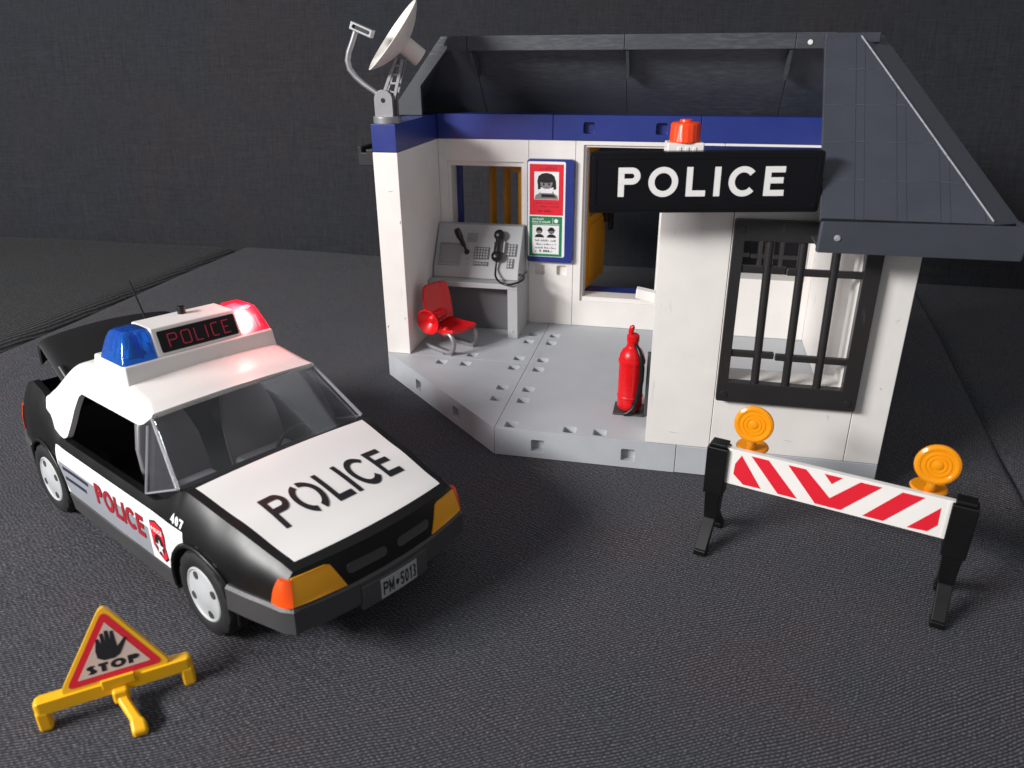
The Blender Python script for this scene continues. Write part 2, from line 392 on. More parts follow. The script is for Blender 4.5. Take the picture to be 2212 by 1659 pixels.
def text(mb, s, fn, t=0.2, gap=0.16, width=None, stencil=False, flip=1):
    """fn(u,v): u along the line 0..total (or 0..width), v 0..1"""
    x = 0; quads = []
    for ch in s:
        w_, pl = glyph(ch, t, stencil)
        for i, p in enumerate(pl):
            for q in stroke(p, t): quads.append((i, [(x+a.x, a.y) for a in q]))
        x += w_+gap
    tot = x-gap; k = (width/tot) if width else 1
    e = 1e-3; c0 = Vector(fn(tot*k/2, .5))      # outward normal of the lettering surface
    nrm = (Vector(fn(tot*k/2+e, .5))-c0).cross(Vector(fn(tot*k/2, .5+e))-c0).normalized()*flip
    for i, q in quads: mb.add([Vector(fn(a*k, b))+nrm*0.006*i for a, b in q], [(0,1,2,3)])
    return tot*k

# ================================================================ THE SETTING: a sofa
CAR = dict(loc=(-1.4871,-10.2227,0.018), rot=(R(-2.01), R(-0.72), -0.4679))
car_mat = Matrix.Translation(Vector(CAR['loc'])) @ Euler(CAR['rot']).to_matrix().to_4x4()
wheel_pts = [car_mat @ Vector((sx*7.88, sy*4.9, 0)) for sx in (1,-1) for sy in (1,-1)]
def seat_z(x, y):
    z = 0.0
    for wp in wheel_pts:
        z += (wp.z-0.02)*math.exp(-((x-wp.x)**2+(y-wp.y)**2)/(2*2.6**2))
    far = min(1, max(0, (math.hypot(x-15, y-2)-24)/16))
    z += far*(0.10*math.sin(x*0.13+y*0.06)*math.sin(y*0.09-x*0.04)+0.035*math.sin(x*0.31-y*0.22))
    r2 = min(1, max(0, (x-36.5-0.02*y)/6)) * min(1, max(0, (8-y)/10))
    z += 0.16*r2*math.sin(x*0.9+y*0.55)
    return z
def grid_sheet(xs, ys, fn):
    mb = MB(); nx = len(xs)
    mb.v = [fn(x, y) for y in ys for x in xs]
    mb.f = [(j*nx+i, j*nx+i+1, (j+1)*nx+i+1, (j+1)*nx+i) for j in range(len(ys)-1) for i in range(nx-1)]
    return mb
def frange(a, b, s):
    n = max(1, round((b-a)/s)); return [a+(b-a)*k/n for k in range(n+1)]
def edge_drop(d, r, depth):                 # d: distance inward from the cushion's edge
    if d >= r: return 0
    k = 1-max(d, 0)/r; return -depth*(1-math.sqrt(max(0, 1-k*k)))
xl = lambda y: -35.2+0.02*(y-20)
xr = lambda y: 42.0+0.098*y
def cushion(name, x0f, x1f, mat, label, ya, yb, rl, rr, dl, dr, lift=0, step=0.55):
    mb = MB(); us = [0, .004, .008, .014, .02, .028, .04]+[.05+.9*k/120 for k in range(121)]+[.96, .972, .98, .986, .992, .996, 1]
    ys = frange(ya, yb-3, step)+[yb-2.2, yb-1.5, yb-.9, yb-.45, yb-.15, yb]
    nx = len(us)
    for y in ys:
        a, b = x0f(y), x1f(y)
        for u in us:
            x = a+(b-a)*u
            z = seat_z(x, y)+lift+edge_drop(x-a, rl, dl)+edge_drop(b-x, rr, dr)+edge_drop(yb-y, 2.6, 2.2)
            mb.v.append((x, y, z))
    mb.f = [(j*nx+i, j*nx+i+1, (j+1)*nx+i+1, (j+1)*nx+i) for j in range(len(ys)-1) for i in range(nx-1)]
    o = obj(name, mb, mat, ang=80, merge=False); o['kind'] = 'structure'; o['label'] = label
    return o
cushion('sofa_seat', xl, xr, 'seat_fabric', 'charcoal ribbed sofa seat cushion carrying all the toys', -62, 49.5, 1.6, 0.8, 1.0, 0.32)
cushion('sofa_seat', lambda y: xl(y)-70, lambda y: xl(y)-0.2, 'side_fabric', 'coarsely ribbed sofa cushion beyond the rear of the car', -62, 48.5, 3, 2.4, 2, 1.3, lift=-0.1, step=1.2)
cushion('sofa_seat', lambda y: xr(y)+0.02, lambda y: xr(y)+75, 'seat_fabric', 'charcoal sofa cushion past the seam beside the barred window', -62, 48.5, 0.9, 3, 0.35, 2, lift=0.02, step=0.9)
mb = MB(); prof = [(47.5,-6),(46.4,-2.5),(46.0,0.5),(46.2,4),(46.9,9),(48,16),(49.6,25),(51.5,36),(53.6,48),(56,62),(58,76)]
xs = frange(-125, 145, 3); mb.v = []
for (y, z) in prof:
    for x in xs: mb.v.append((x, y+1.0*math.exp(-((x+52)/30)**2)*math.exp(-(z/14)**2)+0.35*math.sin(x*.09+z*.12), z+0.4*math.sin(x*0.045)))
nx = len(xs); mb.f = [(j*nx+i, j*nx+i+1, (j+1)*nx+i+1, (j+1)*nx+i) for j in range(len(prof)-1) for i in range(nx-1)]
o = obj('sofa_back', mb, 'back_fabric', ang=80, sub=1); o['kind'] = 'structure'; o['label'] = 'dark grey woven sofa backrest behind the toys'
o = obj('sofa_frame', MB().box(-125,145,-70,60,-9,-6.2), 'back_fabric'); o['kind'] = 'structure'; o['label'] = 'dark sofa frame under the seat cushions'

# ================================================================ THE POLICE STATION (toy)
H0, ZW, ZB = 1.88, 17.04, 18.93             # floor, top of the white walls, top of the blue beams
YB0, YB1 = 20.0, 21.85                       # back wall, inner and outer face
XR = 33.75; WT = 1.85; D2 = 10.8; G = 0.015
st = thing('police_station', 'white toy police station with blue beams, dark roof and open front', 'toy building')
X, Y, Z = (1,0,0), (0,1,0), (0,0,1)
def sq(cx, cy, a=0.40, b=0.40, r=0.12): return rrect(cx-a, cx+a, cy-b, cy+b, r, 2)

# --- floor plates with their square sockets
hx = [10.34, 12.21]; hy = [17.1, 15.35, 11.65, 9.79, 6.12, 4.28]
hole = lambda pts: [sq(a, b) for a, b in pts]
def plate(outline, holes):
    return MB().prism(outline, (0,0,H0), X, Y, (0,0,-1), H0-0.02, recess=hole(holes), rd=0.55)
obj('floor_plate', plate([(0,D2+G),(11.25-G,D2+G),(11.25-G,YB1),(0,YB1)], [(10.34,17.1),(10.34,15.35),(10.34,11.66),(6.63,11.67),(4.72,11.67)]), 'grey_base', st, bevel=0.05)
tri = MB().prism([(0.02,D2-G),(11.25-G,0.02),(11.25-G,D2-G)], (0,0,H0), X, Y, (0,0,-1), H0-0.02,
                 recess=hole([(10.34,9.79),(10.34,6.12),(10.36,4.28),(4.72,9.79),(6.6,9.8)]), rd=0.55)
cham = obj('floor_plate', tri, 'grey_base', st, bevel=0.05)
front_plate = obj('floor_plate', plate([(11.25+G,0),(22.5-G,0),(22.5-G,YB1),(11.25+G,YB1)], [(12.2,y) for y in hy]+[(12.21,0.68),(15.95,0.7),(17.83,0.7)]), 'grey_base', st, bevel=0.05)
obj('floor_plate', plate([(22.5+G,0),(XR,0),(XR,YB1),(22.5+G,YB1)], []), 'grey_base', st, bevel=0.05)
def cut(o, cutter):
    """let sockets into a finished mesh (boolean, applied at once)"""
    c_ = obj('cutter', cutter, None)
    md = o.modifiers.new('cut', 'BOOLEAN'); md.operation = 'DIFFERENCE'; md.solver = 'EXACT'; md.object = c_
    bv = o.modifiers.get('bevel')
    if bv: bv.show_viewport = False
    dg = bpy.context.evaluated_depsgraph_get(); me = bpy.data.meshes.new_from_object(o.evaluated_get(dg))
    o.modifiers.remove(md); old = o.data; o.data = me
    if bv: bv.show_viewport = True
    me.set_sharp_from_angle(angle=R(35)); bpy.data.meshes.remove(old)
    cm_ = c_.data; bpy.data.objects.remove(c_); bpy.data.meshes.remove(cm_)
cm = MB()
for cx in (14.04, 19.66): cm.prism(rrect(cx-.42,cx+.42,.47,1.28,.1,2), (0,-.3,0), X, Z, Y, .85)
cut(front_plate, cm)
cu = Vector((11.25,-D2,0)).normalized(); cnv = Vector((-cu.y,cu.x,0))
cm = MB()
for px_, py_ in ((3.67,7.28),(7.66,3.45)):
    cm.prism(rrect(-.40,.40,.50,1.32,.1,2), Vector((px_,py_,0))-cnv*.3, cu, Z, cnv, .9)
cut(cham, cm)

# --- white walls
def wall(name, x0, x1, y0, y1, z0=H0, z1=ZW, holes=(), recess=(), rd=0.3, mat='white_plastic', bevel=0.05):
    return obj(name, MB().prism(rect(x0+G, x1-G, z0+G, z1-G), (0,y0,0), X, Z, Y, y1-y0, holes, recess, rd), mat, st, bevel=bevel)
def side_wall(name, y0, y1, x0, x1, z0=H0, z1=ZW, holes=(), recess=(), rd=0.3, mat='white_plastic'):
    return obj(name, MB().prism(rect(y0+G, y1-G, z0+G, z1-G), (x0,0,0), Y, Z, X, x1-x0, holes, recess, rd), mat, st, bevel=0.05)
side_wall('wall_panel', D2, YB1, 0, WT)
# back wall: window panel, poster panel, door panel, plain panel, cell window panel
wp = wall('wall_panel', WT, 9.375, YB0+0.22, YB1, holes=[rect(2.81, 8.74, 6.7, 14.92)])
obj('window_surround', MB().prism(rect(WT+G,9.375-G,H0+G,ZW-G), (0,YB0,0), X, Z, Y, 0.215, holes=[rect(2.57, 8.95, 6.4, 15.3)]), 'white_plastic', wp, bevel=0.04)
wall('wall_panel', 9.375, 13.125, YB0, YB1, recess=[sq(10.33,6.6,.42,.42,.14), sq(12.18,6.62,.42,.42,.14)], rd=0.35)
dp = wall('wall_panel', 13.125, 20.625, YB0+0.22, YB1, holes=[rect(13.95, 19.9, 4.43, 16.54)])
obj('door_surround', MB().prism(rect(13.125+G,20.625-G,H0+G,ZW-G), (0,YB0,0), X, Z, Y, 0.215, holes=[rect(13.77, 20.1, 4.09, 16.72)]), 'white_plastic', dp, bevel=0.04)
wall('wall_panel', 20.625, 24.375, YB0, YB1)
wall('wall_panel', 24.375, 31.9, YB0, YB1, holes=[rect(25.0, 31.45, 6.75, 14.6)])
# right side wall, cell partition, front wall
side_wall('wall_panel', 0, 11.25, 31.9, XR)
side_wall('wall_panel', 11.25, YB1, 31.9, XR)
wall('wall_panel', 20.625, 24.375, 0, WT)
wall('wall_panel', 24.375, 31.875, 0, WT, holes=[rect(25.0, 31.0, 6.42, 14.5)])
obj('connector_clip', MB().prism([(19.46,10.5),(20.62,10.22),(20.62,10.85),(19.5,11.05)], (0,1.2,0), X, Z, Y, 0.7), 'white_gloss', st, bevel=0.08)
# --- old scuffs and pen nicks on the white panels
for px_, pz_, len_, th_, a_ in ((1.72,12.0,.30,.06,80),(0.12,3.9,.32,.07,60),(1.55,4.7,.26,.05,55),(0.9,14.3,.5,.03,10)):
    c_, s_ = math.cos(R(a_)), math.sin(R(a_))
    obj('scuff_mark', MB().flat([(0,0),(len_*.5,th_*.7),(len_,0),(len_*.5,-th_*.4)], lambda u, v: (px_+u*c_-v*s_, D2-.004, pz_+u*s_+v*c_)), 'print_grey', st)
for px_, pz_, len_, th_, a_ in ((21.9,2.75,.75,.05,-3),(26.3,3.15,1.6,.05,-4),(30.6,4.75,.42,.05,-70),(28.4,2.9,.8,.03,-6),(33.0,6.6,.2,.08,-30),(33.1,10.4,.35,.03,40)):
    c_, s_ = math.cos(R(a_)), math.sin(R(a_))
    obj('scuff_mark', MB().flat([(0,0),(len_*.3,th_*.6),(len_*.7,th_*.2),(len_,0),(len_*.5,-th_*.4)], lambda u, v: (px_+u*c_-v*s_, -.004, pz_+u*s_+v*c_)), 'scuff_soft', st)
# --- blue beams
def beam(x0, x1, y0, y1, recess=()):
    return obj('blue_beam', MB().prism(rect(x0+G, x1-G, ZW+G, ZB), (0,y0,0), X, Z, Y, y1-y0, recess=recess, rd=0.5), 'blue_plastic', st, bevel=0.05)
beam(0, WT, D2, YB1); beam(WT, 11.3, YB0, YB1)
beam(11.3, 22.5, YB0, YB1, recess=[sq(14.11,17.99,.42,.42,.14), sq(19.63,17.99,.42,.42,.14)])
beam(22.5, XR, YB0, YB1); beam(20.625, XR, 0, WT)
obj('blue_beam', MB().box(XR-WT, XR, WT+G, YB0-G, ZW+G, ZB), 'blue_plastic', st, bevel=0.05)

# --- barred windows: a dark frame with three round bars and two cross bars
def barred(y, back=False):
    grp = MB().prism(rrect(24.42,31.85,5.3,15.56,.12,2), (0,y-0.55,0), X, Z, Y, 0.55, holes=[rect(25.0,31.02,6.5,14.5)])
    fr_ = obj('window_grille', grp, 'bar_black', st, bevel=0.09, seg=3)
    for i, (xa, xb) in enumerate(((26.44,26.3),(28.08,27.95),(29.72,29.6))):
        obj('bar', MB().tube([(xa,y-.28,6.3),((xa+xb)/2,y-.3,10.5),(xb,y-.28,14.7)], 0.225, 14), 'bar_black', fr_, ang=50)
    for zc in (12.95, 8.15):
        for a, b, dz in ((24.9, 27.25, 0.05), (27.32, 31.1, -0.02)):
            obj('cross_bar', MB().box(a, b, y-.46, y-.12, zc-.2+dz, zc+.16+dz), 'bar_black', fr_, bevel=0.06)
    for cx, cz in ((24.82,15.1),(31.4,15.1),(24.82,5.75),(31.4,5.75)):
        obj('rivet', MB().lathe([(0,0),(.2,0),(.18,.05),(0,.06)], (cx,y-.548,cz), (0,-1,0), 14, caps=False), 'bar_black', fr_)
    return fr_
barred(-0.02); b2 = barred(YB1+0.56)
for o in [b2]+list(b2.children): o.location.y += 0
# --- yellow casement and door, both swung outwards, blue frames outside
def swung(name, hx_, hy_, az, w_, z0, z1, cut, mat='door_yellow', th=0.45):
    u = (math.cos(az), math.sin(az), 0); n = (-math.sin(az), math.cos(az), 0)
    return obj(name, MB().prism(rect(0,w_,z0,z1), (hx_,hy_,0), u, Z, n, th, holes=cut), mat, st, bevel=0.06), u, n
swung('window_casement', 8.72, 21.95, R(131), 5.9, 6.75, 14.85, [rect(.5,2.6,7.3,14.2), rect(3.15,5.3,7.3,14.2)])
dl, du, dn = swung('door', 13.96, 21.95, R(81), 5.9, 4.5, 16.5, [rect(.7,5.2,10.6,15.8)])
obj('door_panel', MB().prism(rect(.7,5.2,5.2,9.9), Vector((13.96,21.95,0))-Vector(dn)*.1, du, Z, dn, .09), 'door_yellow', dl, bevel=0.05)
hd = MB().prism(rect(4.9,5.6,9.4,11.3), Vector((13.96,21.95,0))-Vector(dn)*.5, du, Z, dn, .48); hd.prism(rect(4.95,5.5,8.7,11.2), Vector((13.96,21.95,0))-Vector(dn)*.85, du, Z, dn, .34); obj('door_handle', hd, 'black_plastic', dl, bevel=0.06)
obj('window_trim', MB().prism(rect(2.0,9.2,5.9,15.7), (0,YB1+.01,0), X, Z, Y, 0.5, holes=[rect(3.22,8.6,6.75,14.85)]), 'blue_plastic', st, bevel=0.05)
obj('door_sill', MB().box(13.4,20.4,YB1+.01,23.6,3.5,4.4), 'blue_plastic', st, bevel=0.06)

# --- roof: rear half, three panels seen from inside, with a top lip and gussets
ZT = 24.45
def ysl(z): return 17.35+(ZT-z)/1.114        # inner face of the rear slope
rp = []
for x0, x1 in ((-4.1, 5.45), (5.45, 16.8), (16.8, 28.1), (28.1, 37.0)):
    a0 = 4.0 if x0 < 0 else x0; a1 = 30.0 if x1 > 36 else x1
    za, zb = 15.0, ZT
    pl = MB()
    def corner(x, z):                         # hips: the end panels narrow towards the top
        if x < 0: return -4.1+(z-15.0)/1.2
        if x > 36: return 37.0-(z-15.0)/1.2
        return x
    rings = []
    for z, off in ((15.0,0),(20.0,0),(ZT,0),(ZT,.35),(20.0,.35),(15.0,.35)):
        rings.append([(corner(x0,z)+G, ysl(z)+off, z), (corner(x1,z)-G, ysl(z)+off, z)])
    pl.v = [p for r in rings for p in r]
    pl.f = [(2*i,2*i+1,(2*i+3)%12,(2*i+2)%12) for i in range(6)]+[(0,2,4,6,8,10),(11,9,7,5,3,1)]
    o = obj('roof_panel', pl, 'roof_plastic', st, bevel=0.04); rp.append(o)
    xa = 3.95 if x0 < 0 else x0; xb = 30.6 if x1 > 36 else x1
    obj('roof_lip', MB().prism([(16.75,23.5),(17.0,23.5),(17.0,24.25),(17.75,24.25),(17.75,24.5),(16.75,24.5)], (xa+G,0,0), Y, Z, X, xb-xa-2*G), 'roof_plastic', o, bevel=0.05)
for i, x in enumerate((5.62, 17.0, 27.92)):
    obj('roof_gusset', MB().prism([(17.0,24.2),(17.0,23.4),(18.75,21.5),(19.6,21.8),(18.4,23.2)], (x-.12,0,0), Y, Z, X, 0.24), 'roof_plastic', rp[min(i+1,2)], bevel=0.03)
# left hip return with its worn end web
sl = lambda z: -4.1+(z-15.0)/1.2
lf = MB().loft([[(sl(15)+.45,18.25,15.0),(sl(15)+.45,25.7,15.0),(sl(15)+.1,25.7,15.0),(sl(15)+.1,18.25,15.0)],
                [(sl(ZT)+.45,18.25,ZT),(sl(ZT)+.45,18.4,ZT),(sl(ZT)+.1,18.4,ZT),(sl(ZT)+.1,18.25,ZT)]])
lo_ = obj('roof_return', lf, 'roof_plastic', st, bevel=0.03)
obj('end_web', MB().prism([(-1.35,18.95),(1.38,18.95),(1.38,21.08),(3.6,23.65),(3.9,24.48),(3.14,24.48)], (0,17.9,0), X, Z, Y, 0.3), 'roof_worn', lo_, bevel=0.04)
ev = MB().prism([(-4.25,15.03),(-3.0,15.03),(-3.0,16.3),(-3.55,16.3),(-3.55,16.05),(-3.95,16.05),(-3.95,16.5),(-4.25,16.5)], (0,18,0), X, Z, Y, 7.4)
obj('eave_gutter', ev, 'bar_black', lo_, bevel=0.05)  # black instead of the roof colour: the eave's shade put into the material
obj('hip_cap', MB().lathe([(.0,0),(.17,0),(.15,.07),(0,.09)], (29.0,16.74,23.9), (0,-1,0), 16, caps=False), 'white_gloss', rp[3])

# --- roof: front right corner piece with fascia, shingles and hip
YF, ZF = -3.0, 16.25; YT, ZTF = 4.0, 24.2
XF = 28.12
sl_len = math.hypot(YT-YF, ZTF-ZF); sv = Vector((0,(YT-YF)/sl_len,(ZTF-ZF)/sl_len)); sn = Vector((0,-sv.z,sv.y))
HX0 = 35.62
hipx = lambda d: HX0-(HX0-29.8)*d/sl_len   # hip line, d = distance up the slope
rf = MB()
def fp(x, d, off=0): return Vector((x,YF,ZF))+sv*d+sn*off
rf.loft([[fp(XF,0), fp(XF,sl_len), fp(XF,sl_len,-.3), fp(XF,0,-.3)], [fp(hipx(0),0), fp(hipx(sl_len),sl_len), fp(hipx(sl_len),sl_len,-.3), fp(hipx(0),0,-.3)]])
roof = obj('roof_corner', rf, 'roof_plastic', st, bevel=0.03)
tw, tg = 1.86, 0.42; rows = 5; rh = sl_len/rows
c = 0; x = XF+0.05
while x < 36.4:
    for r in range(rows):
        d0, d1 = r*rh+.004, (r+1)*rh-.006
        for a, b, hgt in ((x, x+tw-tg-.012, .06), (x+tw-tg+.004, x+tw-.012, .044)):
            top = [min(b, hipx(d1)-.05), min(b, hipx(d0)-.05)]
            if a >= hipx(d0)-.12: continue
            poly = [(a,d0),(top[1],d0)]
            if top[0] <= a+.02:
                dd = (HX0-.05-a)/(HX0-29.8)*sl_len; poly += [(top[1], max(d0+.01,min(d1,(HX0-.05-top[1])/(HX0-29.8)*sl_len))), (a, min(d1,dd))]
            else:
                k = (HX0-.05-top[1])/(HX0-29.8)*sl_len
                if d0 < k < d1 and top[1] == b: poly += [(b,k)]
                poly += [(top[0],d1),(a,d1)]
            mb = MB(); m = len(poly)
            lift = lambda q: hgt+.022*(1-(q[1]-d0)/(d1-d0))
            mb.v = [tuple(fp(q[0],q[1],lift(q))) for q in poly]+[tuple(fp(q[0],q[1],.0)) for q in poly]
            mb.f = [tuple(range(m))]+[(i,(i+1)%m,(i+1)%m+m,i+m) for i in range(m)]
            obj('shingle', mb, 'shingle_plastic', roof)
    x += tw
# side slope of the hip, ridge wear, fascia
off_ = Vector((1.28,.85,-.05))
cf = MB(); A0, A1 = fp(hipx(0),0,.03), fp(hipx(sl_len),sl_len,.03)
cf.loft([[A0, A0+off_, A0+off_-Vector((.3,0,.3)), A0-Vector((.1,-.3,.3))], [A1, A1+off_, A1+off_-Vector((.3,0,.3)), A1-Vector((.1,-.3,.3))]])
obj('hip_chamfer', cf, 'shingle_plastic', roof, bevel=0.04)
B0, B1 = A0+off_, A1+off_
obj('side_slope', MB().loft([[B0+Vector((0,.02,0)), B1+Vector((0,.02,0)), B1+Vector((-.3,.02,-.2)), B0+Vector((-.3,.02,-.2))], [Vector((B0.x,6.0,B0.z)), Vector((B1.x,6.0,B1.z)), Vector((B1.x-.3,6.0,B1.z-.2)), Vector((B0.x-.3,6.0,B0.z-.2))]]), 'shingle_plastic', roof)
obj('hip_edge', MB().tube([fp(hipx(0.15)-.02,0.15,.06), fp(hipx(sl_len*.5)-.02,sl_len*.5,.065), fp(hipx(sl_len)-.02,sl_len,.06)], 0.05, 6), 'wear_white', roof)
for r in range(1, rows):
    wl = MB(); wl.tube([fp(XF+.05+(hipx(r*rh)-XF-.2)*k/6, r*rh+.012*((k*7) % 3-1), .058) for k in range(7)], .018, 5)
    obj('wear_line', wl, 'wear_dim', roof)
obj('fascia', MB().prism([(XF-.05,14.72),(36.95,14.72),(37.15,16.28),(XF,16.2)], (0,YF-.35,0), X, Z, Y, 0.32), 'shingle_plastic', roof, bevel=0.12, seg=3)
obj('fascia', MB().prism([(YF-.02,14.72),(4.2,14.72),(4.2,16.28),(YF-.02,16.28)], (36.7,0,0), Y, Z, X, 0.3), 'shingle_plastic', roof, bevel=0.08)
obj('soffit', MB().box(XF+.1,36.68,YF,-0.62,14.80,14.95), 'roof_plastic', roof)
obj('roof_rivet', MB().lathe([(0,0),(.16,0),(.12,.07),(0,.08)], (28.95,YF-.35,15.45), (0,-1,0), 12, caps=False), 'wear_white', roof)
obj('top_edge', MB().box(XF,30.75,YT-.15,YT+.3,ZTF-.35,ZTF+.12), 'shingle_plastic', roof, bevel=0.05)

# ================================================================ SIGN AND BEACON
yaw = R(9)
sg = thing('police_sign', 'long black sign reading POLICE in white letters above the doorway', 'sign', (28.02,-1.95,16.42), (0,R(-0.6),yaw))
obj('sign_board', MB().prism(rrect(-10.95,0.02,0,2.86,.16,4), (0,-.25,0), X, Z, Y, 0.5), 'sign_black', sg, bevel=0.12, seg=3)
fr2 = MB().prism(rrect(-10.8,-.14,.16,2.7,.1,3), (0,-.30,0), X, Z, Y, 0.06, holes=[rrect(-10.62,-.32,.32,2.54,.08,3)])
obj('sign_rim', fr2, 'sign_black', sg, bevel=0.02)
lt = MB(); text(lt, 'POLICE', lambda u, v: (-9.57+u, -.262, 0.78+v*1.38), t=0.205, gap=0.27, width=7.86)
lt2 = lt; obj('lettering', lt, 'sticker_white', sg)
obj('sign_bracket', MB().box(-6.2,-.3,.25,1.2,.9,2.2), 'sign_black', sg, bevel=0.05)
bc = thing('beacon_lamp', 'ribbed orange beacon on a white base above the sign', 'beacon', (21.55,-2.05,19.02), (0,0,yaw))
bs = MB().box(-.87,.87,-.6,.6,0,.52); obj('beacon_base', bs, 'white_gloss', bc, bevel=0.06)
for i in range(3): obj('base_rib', MB().prism([( -.38+i*.36,.04),(-.22+i*.36,.04),(-.22+i*.36,.34),(-.38+i*.36,.34)], (0,-.64,0), X, Z, Y, .1), 'white_gloss', bc, bevel=0.02)
prof = [(.72,0),(.72,.06),(.70,.12),(.68,.80),(.64,.88),(.30,.93),(.28,1.02),(.0,1.03)]
bl = MB(); seg = 72; rings = []
for r, h in prof:
    rings.append([((r+(.018 if (k//2) % 2 and .05 < h < .85 else 0))*math.cos(2*math.pi*k/seg), (r+(.018 if (k//2) % 2 and .05 < h < .85 else 0))*math.sin(2*math.pi*k/seg), .52+h) for k in range(seg)])
bl.loft(rings); obj('beacon_dome', bl, 'orange_beacon', bc, ang=25)

# ================================================================ SATELLITE DISH
sd = thing('satellite_dish', 'white satellite dish on a silver swivel mount at the roof corner', 'satellite dish', (0.93,11.75,ZB))
obj('mount_base', MB().lathe([(.97,0),(.97,.42),(.92,.48),(0,.48)], seg=40), 'silver', sd, bevel=0.03)
rt = [(-.66,.45),(.66,.45),(.66,1.55)]+arc(0,1.55,.66,.66,0,180,16)[1:]+[(-.66,1.5)]
for yy in (-.62, .28):
    obj('bracket', MB().prism(rt, (0.02,yy,0), X, Z, Y, .34), 'silver', sd, bevel=0.06)
obj('dark_hole_disc', MB().lathe([(0,-.635),(.16,-.635),(.16,.66),(0,.66)], (0.02,0,1.52), (0,1,0), 20), 'mic_black', sd)  # black disc on the bracket, painted dark in place of a hole
obj('hub', MB().lathe([(.5,-.26),(.5,.26)], (0.02,0,1.52), (0,1,0), 24), 'silver', sd)
arm = [(-.35,0,1.75),(-.85,0,2.1),(-1.55,0,2.55),(-2.1,0,3.0),(-2.5,0,3.5),(-2.6,0,4.05),(-2.45,0,4.6),(-2.15,0,5.2),(-1.85,0,5.85)]
obj('feed_arm', MB().tube(arm, [.19,.19,.2,.2,.21,.21,.2,.19,.19], 14), 'silver', sd, ang=60)
a_ = R(-22); ub = (math.cos(a_),0,math.sin(a_)); vb = (-math.sin(a_),0,math.cos(a_))
obj('feed_horn', MB().prism(rect(-.12,1.5,0,.52), (-2.1,-.28,5.98), ub, vb, Y, .56, holes=[rrect(.06,1.34,.15,.37,.08,2)]), 'silver', sd, bevel=0.04)
obj('feed_core', MB().prism(rect(0,1.4,.12,.4), (-2.1,-.1,5.98), ub, vb, Y, .12), 'mic_black', sd)
lad = MB()
for dy in (-.28, .2): lad.loft([[(-.28,dy,1.7),(-.02,dy,1.7),(-.02,dy+.12,1.7),(-.28,dy+.12,1.7)],[(.95,dy,4.25),(1.2,dy,4.25),(1.2,dy+.12,4.25),(.95,dy+.12,4.25)]])
for dy in (-.28, .2): lad.loft([[(.55,dy,1.5),(.78,dy,1.5),(.78,dy+.12,1.5),(.55,dy+.12,1.5)],[(1.35,dy,4.1),(1.58,dy,4.1),(1.58,dy+.12,4.1),(1.35,dy+.12,4.1)]])
lad.loft([[(-.2,-.2,1.75),(.7,-.2,1.6),(.7,.22,1.6),(-.2,.22,1.75)],[(1.0,-.2,4.1),(1.5,-.2,4.0),(1.5,.22,4.0),(1.0,.22,4.1)]]) if False else None
for k in range(4):
    t = k/3; lad.box(-.1+t*1.0, .7+t*.65, -.2, .22, 1.95+t*1.7, 2.1+t*1.7)
obj('strut', lad, 'silver', sd, bevel=0.03)
dn_ = Vector((-.70,-.365,.62)).normalized(); dc = Vector((.75,0,5.62))   # dish axis and centre of its rim
obj('dish_socket', MB().lathe([(.62,-2.35),(.62,-.6)], dc, dn_, 28), 'dish_white', sd, bevel=0.04)
rd_ = 2.72; sag = .98
prof = [(0,-sag-.09)]+[(rd_*k/14, -sag*(1-(k/14)**2)-.09) for k in range(1,14)]+[(rd_,-.06),(rd_+.02,0),(rd_-.07,.03)]+[(rd_*k/14, -sag*(1-(k/14)**2)) for k in range(13,0,-1)]+[(0,-sag)]
obj('reflector', MB().lathe(prof, dc, dn_, 64, caps=False), 'dish_white', sd, ang=50)

# ================================================================ NOTICE BOARD
nb = thing('notice_board', 'blue board with a red and a green wanted notice', 'notice board', (9.34,19.56,7.4))
obj('board', MB().prism(rrect(0,3.76,0,8.25,.22,4), (0,0,0), X, Z, Y, .42), 'blue_plastic', nb, bevel=0.06)
sk = obj('sticker', MB().prism(rrect(.06,3.10,.46,8.08,.14,4), (0,-.012,0), X, Z, Y, .012), 'paper_white', nb)
def lay(k): return lambda u, v: (.07+u, -.016-.004*k, 8.06-v)
def patch(name, poly, k, mat, par): return obj(name, MB().flat(poly, lay(k)), mat, par)
def qd(u0, u1, v0, v1): return [(u0,v0),(u1,v0),(u1,v1),(u0,v1)]
pr = patch('red_notice', qd(.14,2.88,.18,4.18), 1, 'print_red', nb)
patch('portrait_paper', qd(.52,2.5,.76,2.94), 2, 'paper_white', pr)
patch('portrait', [(.55,2.92),(.62,2.62),(.95,2.42),(1.05,2.1),(1.95,2.1),(2.1,2.42),(2.4,2.62),(2.47,2.92)], 3, 'print_grey', pr)
patch('portrait', [(1.02,2.42),(.98,2.12),(1.2,2.02),(1.85,2.04),(2.02,2.14),(1.98,2.42)], 4, 'paper_white', pr)
patch('portrait', [(1.1,2.76),(1.1,2.5),(2.1,2.52),(2.3,2.76)], 4, 'print_black', pr)
patch('portrait', [(.82,1.9),(.76,1.5),(.86,1.1),(1.15,.9),(1.5,.84),(1.9,.92),(2.15,1.12),(2.24,1.5),(2.2,1.92),(1.9,2.0),(1.1,1.98)], 5, 'print_black', pr)
patch('portrait', [(1.0,1.55),(1.25,1.62),(1.75,1.62),(2.0,1.55),(1.96,1.85),(1.75,2.08),(1.3,2.08),(1.04,1.85)], 6, 'print_grey', pr)
for ex in (1.28, 1.72): patch('portrait', arc(ex,1.74,.075,.1,0,360,10)[:-1], 7, 'print_black', pr)
patch('portrait', [(1.32,1.93),(1.5,1.97),(1.68,1.93),(1.5,2.0)], 7, 'print_black', pr)
